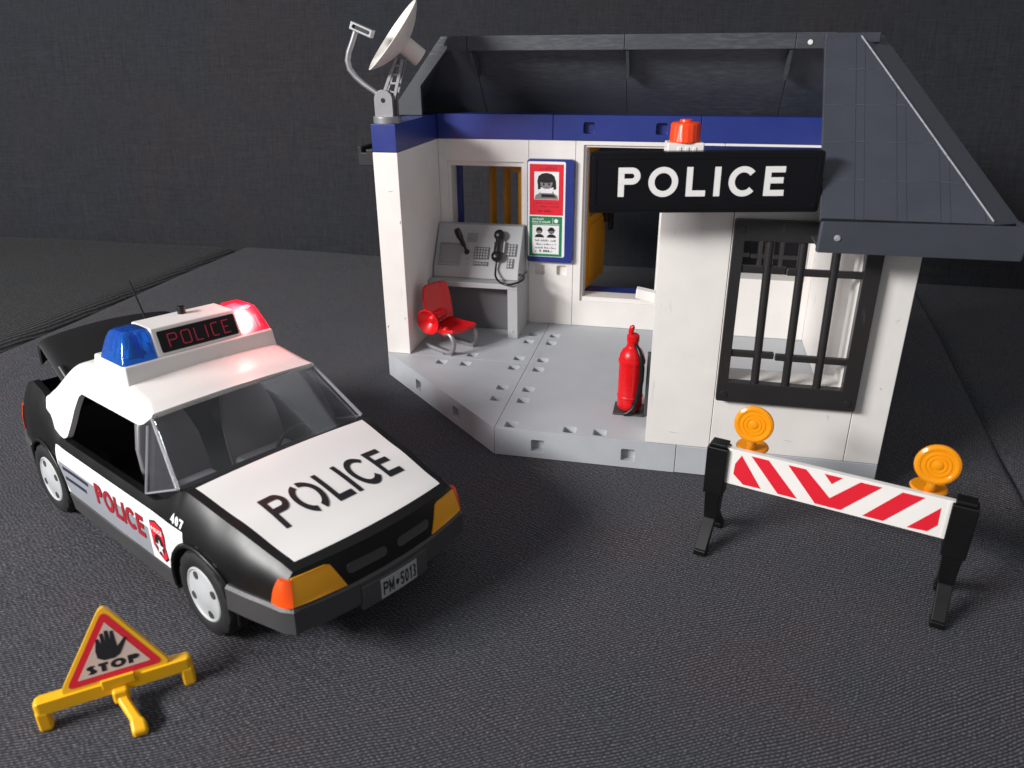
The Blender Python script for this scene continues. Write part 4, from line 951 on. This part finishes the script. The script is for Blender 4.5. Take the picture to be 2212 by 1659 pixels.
# flank decals
for sgn in (-1, 1):
    P = lambda x, z, off=.02, s=sgn: (x, s*(yfl(x,z)+off), z)
    dec = MB(); cols = [x for x in xs_c if -6.15 <= x <= 6.95]
    dec.loft([[P(x, max(2.24, arch(x)+.08 if arch(x) > 2.3 else 2.24)+(4.78-max(2.24, arch(x)+.08 if arch(x) > 2.3 else 2.24))*k/8) for k in range(9)] for x in cols], caps=False, closed=False)
    d0 = obj('door_sticker', dec, 'sticker_white', car, ang=60)
    g = MB(); gx = frange(-5.95, 3.75, .4)
    def gtop(x): return 3.92-.14*max(0,(x+2))/6
    g.loft([[P(x, max(2.26, arch(x)+.12 if x < -5.4 else 2.26)+(gtop(x)-max(2.26, arch(x)+.12 if x < -5.4 else 2.26))*k/4, .028) for k in range(5)] for x in gx], caps=False, closed=False)
    obj('grey_band', g, 'sticker_grey', d0, ang=60)
    for z0, xa, xb in ((3.55,-5.5,-2.4),(3.0,-5.35,-2.8)):
        stp = MB(); stp.loft([[P(x, z0-.0+.05*math.sin((x+5)*.8), .036), P(x, z0+.20+.05*math.sin((x+5)*.8), .036)] for x in frange(xa, xb, .3)], caps=False, closed=False)
        obj('stripe', stp, 'sticker_navy', d0)
    wd = MB(); du_ = (lambda u, v: P(-1.55+u, 3.05+v*1.15, .06)) if sgn < 0 else (lambda u, v: P(3.4-u, 3.05+v*1.15, .06))
    text(wd, 'POLICE', du_, t=.24, gap=.10, width=4.95)
    obj('lettering', wd, 'print_darkred', d0)
    bdg = [(4.0,4.3),(4.5,4.45),(5.15,4.3),(5.3,3.9),(5.2,3.3),(5.3,2.7),(4.95,2.42),(4.5,2.62),(4.05,3.0)]
    b0 = obj('badge', MB().flat(dense(bdg,3), lambda a, b: P(a,b,.036)), 'print_black', d0)
    cxm, czm = 4.65, 3.45
    b1 = obj('badge_field', MB().flat(dense([(cxm+(a-cxm)*.88, czm+(b-czm)*.92) for a, b in bdg],3), lambda a, b: P(a,b,.044)), 'print_red', d0)
    obj('badge_centre', MB().flat(arc(4.68,3.25,.40,.55,0,360,20)[:-1], lambda a, b: P(a,b,.052)), 'print_black', d0)
    obj('badge_star', MB().flat([(4.7+(.36 if k % 2 == 0 else .15)*math.sin(k*math.pi/5), 3.12+(.42 if k % 2 == 0 else .17)*math.cos(k*math.pi/5)) for k in range(10)], lambda a, b: P(a,b,.06)), 'sticker_white', d0)
    mb = MB(); text(mb, 'POLICE', (lambda u, v: P(4.15+u, 3.86+v*.22, .056)) if sgn < 0 else (lambda u, v: P(5.1-u, 3.86+v*.22, .056)), t=.24, gap=.12, width=.95); obj('badge_text', mb, 'sticker_white', d0)
    mb = MB(); text(mb, '407', (lambda u, v: P(5.95+u, 4.93+v*.42-.06*u, .03)) if sgn < 0 else (lambda u, v: P(6.95-u, 4.9+v*.42, .03)), t=.22, gap=.14, width=.95); obj('fleet_number', mb, 'sticker_white', car)
# roof shell with C-pillars
zr = lerp_tab([(-7.82,6.85),(-7.5,7.2),(-4.9,9.12),(-4.2,9.34),(-2,9.42),(.5,9.34),(2.2,9.08),(3.25,8.78)])
zb_ = lerp_tab([(-7.82,6.6),(-7.68,6.15),(-7.2,5.75),(-6.4,5.42),(-5.7,5.27),(-5.35,5.25),(-4.95,5.42),(-4.7,6.0),(-4.3,7.2),(-4.0,7.75),(-3.7,7.95),(2.0,8.0),(2.4,8.06),(3.25,8.62)])
def yroof(z): return 5.36-(z-5.1)*(1.10/4.0)
rx = [-7.82,-7.78,-7.73,-7.68,-7.58,-7.4,-7.2,-6.9,-6.5,-6.1,-5.8,-5.6,-5.45,-5.3,-5.15,-5.0,-4.9,-4.8,-4.7,-4.55,-4.4,-4.25,-4.1,-4.0,-3.85,-3.7,-3,-2,-1,0,.5,1,1.5,2,2.3,2.6,2.9,3.1,3.25]
rings = []
for x in rx:
    b, t = zb_(x), zr(x); rr_ = min(.55, (t-b)*.6); half = []
    for k in range(6): z = b+(t-rr_-b)*k/5; half.append((yroof(z), z))
    y0 = yroof(t-rr_)
    for a in range(15, 91, 15): half.append((y0-rr_*1.0*(1-math.cos(R(a)))*1.0-.05*a/90, t-rr_+rr_*math.sin(R(a))))
    yt = half[-1][0]
    for k in range(1, 6): half.append((yt*(1-k/5), t+.10*(1-(1-k/5)**2)))
    rings.append([(x, -y, z) for y, z in half]+[(x, y, z) for y, z in half[-2::-1]])
rs = MB().loft(rings, caps=False, closed=False)
obj('roof', rs, 'white_gloss', car, solid=.28, bevel=.06, ang=40)
# windscreen: main pane and wrap-round wings
def ws(t, k):                                       # t -1..1 across, k 0 bottom .. 1 top
    hwid = 5.02+(4.30-5.02)*k; bow = (1-t*t)*(.75-.25*k)
    return (6.22+(3.2-6.22)*k+bow-.2, t*hwid, 6.30+(8.72-6.30)*k+.1*(1-t*t))
wsm = MB(); wsm.loft([[ws(t/10, k/6) for t in range(-10,11)] for k in range(7)], caps=False, closed=False)
for sgn in (1,-1):
    wsm.loft([[ws(sgn, k/6) for k in range(7)], [Vector((3.4-.55*k/6, sgn*(5.30-.85*k/6), 5.25+2.95*k/6)) for k in range(7)]], caps=False, closed=False)
wso = obj('windscreen', wsm, 'clear_plastic', car, solid=.14, bevel=.03, ang=50)
for sgn in (1,-1):  # whitish tubes draw the highlights along the windscreen's thick edges
    obj('pane_edge_highlight', MB().tube([Vector(ws(sgn, k/8))+Vector((.0,sgn*.03,.02)) for k in range(9)], [.10-.03*k/8 for k in range(9)], 8), 'edge_highlight', wso, ang=60)
    obj('pane_edge_highlight', MB().tube([Vector((3.4-.55*k/6, sgn*(5.32-.85*k/6), 5.25+2.9*k/6)) for k in range(7)], .055, 8), 'edge_highlight', wso, ang=60)
    obj('pane_edge_highlight', MB().tube([Vector(ws(sgn,0)).lerp(Vector((3.4, sgn*5.32, 5.25)), k/4) for k in range(5)], .05, 8), 'edge_highlight', wso, ang=60)
# raised boot lid
lid = MB(); prof_ = [(-7.7,7.16),(-8.8,7.98),(-9.6,8.55),(-10.15,8.95),(-10.42,9.02),(-10.55,8.85),(-10.6,8.4),(-10.62,7.85)]
lid.loft([[(x, t*4.35*(1-.10*abs(t)**6), z+.42*(1-t*t)-.15*max(0,abs(t)-.85)*6) for t in (k/10 for k in range(-10,11))] for x, z in prof_], caps=False, closed=False)
obj('boot_lid', lid, 'black_satin', car, solid=.25, bevel=.05, ang=40)
for sgn in (1,-1): obj('lid_hinge', MB().tube([(-6.9,sgn*3.6,6.4),(-7.4,sgn*3.6,7.0),(-8.6,sgn*3.6,7.9)], .2, 8), 'black_satin', car, ang=60)
# light bar
lb = MB()
bq = lambda x0, x1, yh, z: [(x0,-yh,z),(x1,-yh,z),(x1,yh,z),(x0,yh,z)]
lb.loft([bq(-3.0,.60,4.06,9.15), bq(-2.75,.40,3.98,10.17)]); lbar = obj('light_bar', lb, 'white_gloss', car, bevel=.10, seg=3)
bxm = MB().loft([bq(-2.35,.30,2.28,10.15), bq(-2.1,-.22,2.24,11.5)]); obj('display_housing', bxm, 'white_gloss', lbar, bevel=.08, seg=3)
def fpan(y, z, off): k = (z-10.15)/1.35; return (.30-.52*k+off, y, z)
dp_ = MB(); q = rrect(-2.0,2.1,10.33,11.32,.07,2); m = len(q)
dp_.v = [fpan(a,b,.03) for a, b in q]+[fpan(a,b,-.05) for a, b in q]; dp_.f = [tuple(range(m))]+[(i,(i+1)%m,(i+1)%m+m,i+m) for i in range(m)]
obj('display_panel', dp_, 'sign_black', lbar)
LED = {'P': (.6,[[(0,0),(0,1)],[(0,1),(.5,1),(.6,.9),(.6,.62),(.5,.52),(0,.52)]]), 'O': (.62,[[(.1,0),(0,.1),(0,.9),(.1,1),(.52,1),(.62,.9),(.62,.1),(.52,0),(.1,0)]]),
       'L': (.5,[[(0,1),(0,0),(.5,0)]]), 'I': (.05,[[(0,0),(0,1)]]), 'C': (.5,[[(.5,1),(.1,1),(0,.9),(0,.1),(.1,0),(.45,0)]]), 'E': (.5,[[(.5,1),(0,1),(0,0),(.5,0)],[(0,.5),(.4,.5)]])}
mb = MB(); xo = 0; tot = sum(LED[c_][0] for c_ in 'POLICE')+.36*5
for c_ in 'POLICE':
    w_, pls = LED[c_]
    for i, p in enumerate(pls):
        for qd_ in stroke(p, .085): mb.add([fpan(-1.55+(xo+a.x)*3.25/tot, 10.52+a.y*.60, .045+.006*i) for a in qd_], [(0,1,2,3)])
    xo += w_+.36
obj('display_text', mb, 'led_red', lbar)
obj('switch', MB().lathe([(.20,0),(.20,.36),(.16,.40),(0,.40)], (-1.55,.12,11.48), Z, 18), 'black_plastic', lbar, bevel=.02)
def dome(sgn, mat):
    rings = []
    for z, x0, x1, ya, yb in ((10.16,-2.15,.30,2.26,3.98),(10.5,-2.1,.16,2.27,3.88),(11.1,-1.98,-.08,2.28,3.66),(11.40,-1.85,-.22,2.29,3.52),(11.53,-1.65,-.42,2.32,3.32)):
        ring = []
        for (a, b) in rrect(x0,x1,ya,yb,.20,5): ring.append((a, sgn*b, z))
        rings.append(ring)
    return obj('light_dome', MB().loft(rings), mat, lbar, ang=50)
dome(-1, 'lens_blue')['label'] = 'unlit blue lens'; dome(1, 'lens_red')['label'] = 'glowing red lens'
fl = MB()
for k in range(5): fl.tube([(-1.9+.42*k,-2.9,10.2),(-1.8+.36*k,-2.95,11.3)], .10, 6)
obj('lens_ribs', fl, 'lens_blue', lbar)
obj('reflector', MB().lathe([(.55,0),(.5,.1),(.25,.5),(.1,.9),(0,.95)], (-.9,-3.0,10.2), Z, 12, caps=False), 'silver', lbar)
bb = MB(); bb.loft([[(-1.2,2.42,10.3),(.02,2.42,10.3),(.02,2.95,10.3),(-1.2,2.95,10.3)],[(-1.3,2.42,10.9),(-.12,2.42,10.9),(-.12,3.15,10.9),(-1.3,3.15,10.9)],[(-1.3,2.45,11.36),(-.5,2.45,11.36),(-.5,2.95,11.36),(-1.3,2.95,11.36)]])
for k in range(3): bb.tube([(-.12,3.1+.2*k,10.3),(-.25,3.02+.17*k,10.95)], [.05,.07], 8)
obj('bulb', bb, 'bulb_glow', lbar)
pl2 = bpy.data.lights.new('bulb_light', 'POINT'); pl2.energy = 0.05; pl2.color = (1.0,.16,.16); pl2.shadow_soft_size = .004
po = bpy.data.objects.new('bulb_light', pl2); col.objects.link(po); po.parent = car; po.location = (-.3*S, 3.2*S, 11.9*S)
obj('antenna', MB().tube([(-4.8,0,9.35),(-6.3,.33,10.37),(-8.5,.82,11.9)], [.085,.06,.045], 8), 'black_plastic', car)
# wheels
def wheel():
    e = bpy.data.objects.new('wheel', None)
    me = MB(); seg = 64; rings = []
    for r, h in ((1.30,-.05),(1.36,0),(1.75,.04),(1.96,-.05),(2.06,-.25),(2.06,-1.35),(1.95,-1.55),(1.4,-1.6)):
        rings.append([((r-(.07 if (k % 4) < 1 and r > 1.9 else 0))*math.cos(2*math.pi*k/seg), -h if False else h, (r-(.07 if (k % 4) < 1 and r > 1.9 else 0))*math.sin(2*math.pi*k/seg)) for k in range(seg)])
    return me.loft(rings, caps=False)
tyre_mb = wheel()
rim_prof = [(1.30,-.2),(1.30,.0),(1.24,.04),(1.16,-.02),(.62,.03),(.5,.07),(0,.08)]
for wx in (WX, -WX):
    for sgn in (1, -1):
        mt = MB(); mt.v = [(x, (5.62+y)*sgn, z) for x, y, z in tyre_mb.v]; mt.f = list(tyre_mb.f)
        mt.v = [(x+wx, y, z+WR) for x, y, z in mt.v]
        ty = obj('wheel', mt, 'tyre_rubber', car, ang=35)
        obj('rim', MB().lathe(rim_prof, (wx, sgn*5.60, WR), (0,sgn,0), 40, caps=False), 'rim_white', ty, ang=40)
        for k in range(4):
            a = R(90*k+25); c0 = (wx+.92*math.cos(a), sgn*5.60, WR+.92*math.sin(a))
            obj('rim_dark_disc', MB().lathe([(.0,0),(.19,0),(.19,.03),(0,.032)], c0, (0,sgn,0), 14, caps=False), 'bumper_grey', ty)  # raised dark disc, paints the shade of a dimple in the rim
        for k in range(2): pass
    obj('axle', MB().tube([(wx,-4.2,WR),(wx,4.2,WR)], .3, 12), 'bumper_grey', car)

# ================================================================ ROAD BARRIER WITH TWO AMBER LAMPS
baz = R(-17.36); bo = Vector((24.07,-7.83,0))+Vector((-math.sin(baz),math.cos(baz),0))*1.4
br = thing('road_barrier', 'red and white striped road barrier on black folding legs', 'barrier', bo, (0,0,baz))
bz0, bz1 = 3.66, 5.62
bod = obj('board', MB().prism(rect(.30,10.52,bz0,bz1), (0,-.16,0), X, Z, Y, .32), 'white_gloss', br, bevel=.05)
for xa in (.62, 10.18): obj('board_slot', MB().box(xa-.05,xa+.05,-.175,-.14,bz0+.08,bz1-.06), 'white_gloss', bod)
def bpatch(pts, k=0): 
    # pts in the zoomed drawing of the board: u 0..1, v 0..1
    return obj('stripe', MB().flat(pts, lambda u, v: (.86+u*9.1, -.175-.002*k, bz0+.08+v*(bz1-bz0-.16))), 'print_red', bod)
bpatch([(.005,.62),(.035,.92),(.155,.05),(.06,.04),(.002,.30)])
bpatch([(.085,.97),(.175,.97),(.345,.03),(.245,.03)])
bpatch([(.275,.97),(.365,.97),(.500,.30),(.628,.97),(.728,.97),(.56,.03),(.435,.03)])
bpatch([(.455,.97),(.545,.97),(.498,.72)])
bpatch([(.665,.03),(.762,.03),(.92,.97),(.82,.97)])
bpatch([(.87,.03),(.96,.06),(.998,.30),(.995,.80)])
for s_, xc in ((-1,.02),(1,10.80)):
    pm = MB(); pm.loft([[(xc-.50,-.42,2.95),(xc+.50,-.42,2.95),(xc+.50,.42,2.95),(xc-.50,.42,2.95)],[(xc-.52,-.42,5.6),(xc+.52,-.42,5.6),(xc+.52,.42,5.6),(xc-.52,.42,5.6)]])
    lg = obj('post', pm, 'black_plastic', br, bevel=.06)
    obj('post_cap', MB().box(xc-.42,xc+.42,-.30,.42,5.6,5.78), 'black_plastic', lg, bevel=.05)
    pl_m = MB(); pl_m.loft([[(xc-.33,-.34,1.35),(xc+.33,-.34,1.35),(xc+.33,.34,1.35),(xc-.33,.34,1.35)],[(xc-.40,-.38,3.0),(xc+.40,-.38,3.0),(xc+.40,.38,3.0),(xc-.40,.38,3.0)]]); obj('post_shaft', pl_m, 'black_plastic', lg, bevel=.05)
    for t_ in (-1, 1):
        fm = MB(); fm.loft([[(xc-.31,t_*.02,1.72),(xc+.31,t_*.02,1.72),(xc+.31,t_*.50,1.60),(xc-.31,t_*.50,1.60)] if t_ > 0 else [(xc-.31,-.50,1.60),(xc+.31,-.50,1.60),(xc+.31,-.02,1.72),(xc-.31,-.02,1.72)],
                            [(xc-.29,t_*1.2,.22),(xc+.29,t_*1.2,.22),(xc+.29,t_*1.66,.34),(xc-.29,t_*1.66,.34)] if t_ > 0 else [(xc-.29,-1.66,.34),(xc+.29,-1.66,.34),(xc+.29,-1.2,.22),(xc-.29,-1.2,.22)]])
        f0 = obj('leg', fm, 'black_plastic', br, bevel=.05)
        obj('foot', MB().box(xc-.31,xc+.31,min(t_*1.12,t_*1.75),max(t_*1.12,t_*1.75),0.0,.34), 'black_plastic', f0, bevel=.07)
def amber(u, label):
    a = thing('warning_lamp', label, 'warning lamp', bo+Vector((math.cos(baz)*u, math.sin(baz)*u, bz1)), (0,0,baz+R(6)))
    obj('lamp_foot', MB().lathe([(.0,0),(.78,0),(.80,.06),(.74,.14),(0,.16)], (0,.99,-.24), Z, 32, caps=False), 'lens_amber', a, ang=40)
    obj('stem', MB().tube([(0,.75,-.15),(0,.40,.15),(0,.16,.66)], .22, 16), 'lens_amber', a)
    prof = [(0,-.16),(.75,-.16),(.88,-.10),(.93,0),(.90,.09),(.80,.14),(.70,.13),(.66,.10),(.56,.10),(.54,.13),(.48,.13),(.46,.10),(.39,.10),(.37,.13),(.31,.13),(.29,.10),(.22,.10),(.20,.14),(.12,.17),(0,.18)]
    obj('lens', MB().lathe(prof, (0,.1,1.45), (0,-1,.12), 48, caps=False), 'lens_amber', a, ang=30)
    return a
amber(1.50, 'round amber warning lamp in front of the barred wall'); amber(9.40, 'round amber warning lamp at the barrier end away from the car')

# ================================================================ FOLDING STOP SIGN
sto = Vector((-.40,-24.44,0)); saz = R(38.72); sw = 5.17
ss = thing('stop_sign', 'yellow folding warning triangle reading STOP below a black hand', 'warning sign', sto+Vector((math.cos(saz),math.sin(saz),0))*sw/2, (0,0,saz))
hb = sw/2
obj('cross_bar', MB().prism(rect(-hb-.22,hb+.22,.86,1.46), (0,-.26,0), X, Z, Y, .52), 'stand_yellow', ss, bevel=.2, seg=5)
for s_ in (-1,1): obj('leg', MB().prism(rect(s_*(hb-.02)-.25,s_*(hb-.02)+.25,0,1.1), (0,-.28,0), X, Z, Y, .56), 'stand_yellow', ss, bevel=.2, seg=5)
obj('clip', MB().prism(rect(-.45,.75,1.2,1.62), (0,-.30,0), X, Z, Y, .14), 'stand_yellow', ss, bevel=.05)
lean = R(19)
tv = Vector((0,math.sin(lean),math.cos(lean))); tn = Vector((0,-math.cos(lean),math.sin(lean)))
def T(u, v, k=0): return Vector((.10+u,-.02,1.36))+tv*v+tn*k
def tri_round(a, h, r, y0=0):
    pts = []
    V3 = [Vector((-a,y0)),Vector((a,y0)),Vector((0,y0+h))]
    cen = Vector((0,y0+h/3))
    for i in range(3):
        p, q_, n_ = V3[i], V3[i-1], V3[(i+1)%3]
        d1 = (q_-p).normalized(); d2 = (n_-p).normalized()
        for k in range(6):
            t = k/5; pts.append(tuple((p+d1*r)*(1-t)**2+p*2*t*(1-t)+(p+d2*r)*t*t))
    return pts
def tpatch(name, poly, k, th, mat, par, bevel=0):
    m = len(poly); tris = tessellate_polygon([[Vector((a,b,0)) for a, b in poly]])
    mb = MB(); mb.v = [T(a,b,k) for a, b in poly]+[T(a,b,k-th) for a, b in poly]
    mb.f = [tuple(t) for t in tris]+[tuple(i+m for i in t) for t in tris]+[(i,(i+1)%m,(i+1)%m+m,i+m) for i in range(m)]
    return obj(name, mb, mat, par, bevel=bevel, seg=3)
tp = tpatch('triangle', tri_round(2.02,3.12,.42), .16, .32, 'stand_yellow', ss, .09)
rd2 = tpatch('red_triangle', tri_round(1.72,2.68,.30,.17), .172, .008, 'print_red', tp)
tpatch('white_triangle', tri_round(1.28,1.98,.05,.40), .182, .008, 'stop_face', tp)
hand = [(-.36,1.62),(-.42,1.3),(-.40,1.0),(-.22,.86),(.1,.84),(.30,.94),(.44,1.2),(.58,1.50),(.52,1.56),(.40,1.42),(.26,1.27),(.24,1.5),(.22,1.92),(.12,1.93),(.09,1.55),(.06,1.98),(-.05,1.99),(-.06,1.55),(-.1,1.92),(-.2,1.91),(-.2,1.5),(-.27,1.75),(-.35,1.73)]
tpatch('hand', [(a*1.12-.03, b*1.0+.06) for a, b in hand], .192, .008, 'print_black', tp)
mb = MB(); text(mb, 'STOP', lambda u, v: T(-.92+u, .50+v*.34, .19), t=.30, gap=.14, width=1.84); obj('lettering', mb, 'print_black', tp)
def leg_ring(x, y, zt, zb, w_=.25, ty=.12): return [(x-w_,y,zt),(x+w_,y,zt),(x+w_,y+ty,zb),(x-w_,y+ty,zb)]
obj('front_leg', MB().loft([leg_ring(.14,-.15,1.12,.62), leg_ring(.22,-.65,.78,.38,.22), leg_ring(.48,-1.35,.66,.22,.21), leg_ring(.58,-1.62,.62,.12,.22), leg_ring(.62,-1.72,.58,0.0,.28), leg_ring(.66,-2.12,.34,0.0,.28,.06)]), 'stand_yellow', ss, bevel=.13, seg=4)
obj('leg_hub', MB().box(-.16,.44,-.55,-.1,.5,1.15), 'stand_yellow', ss, bevel=.14, seg=3)
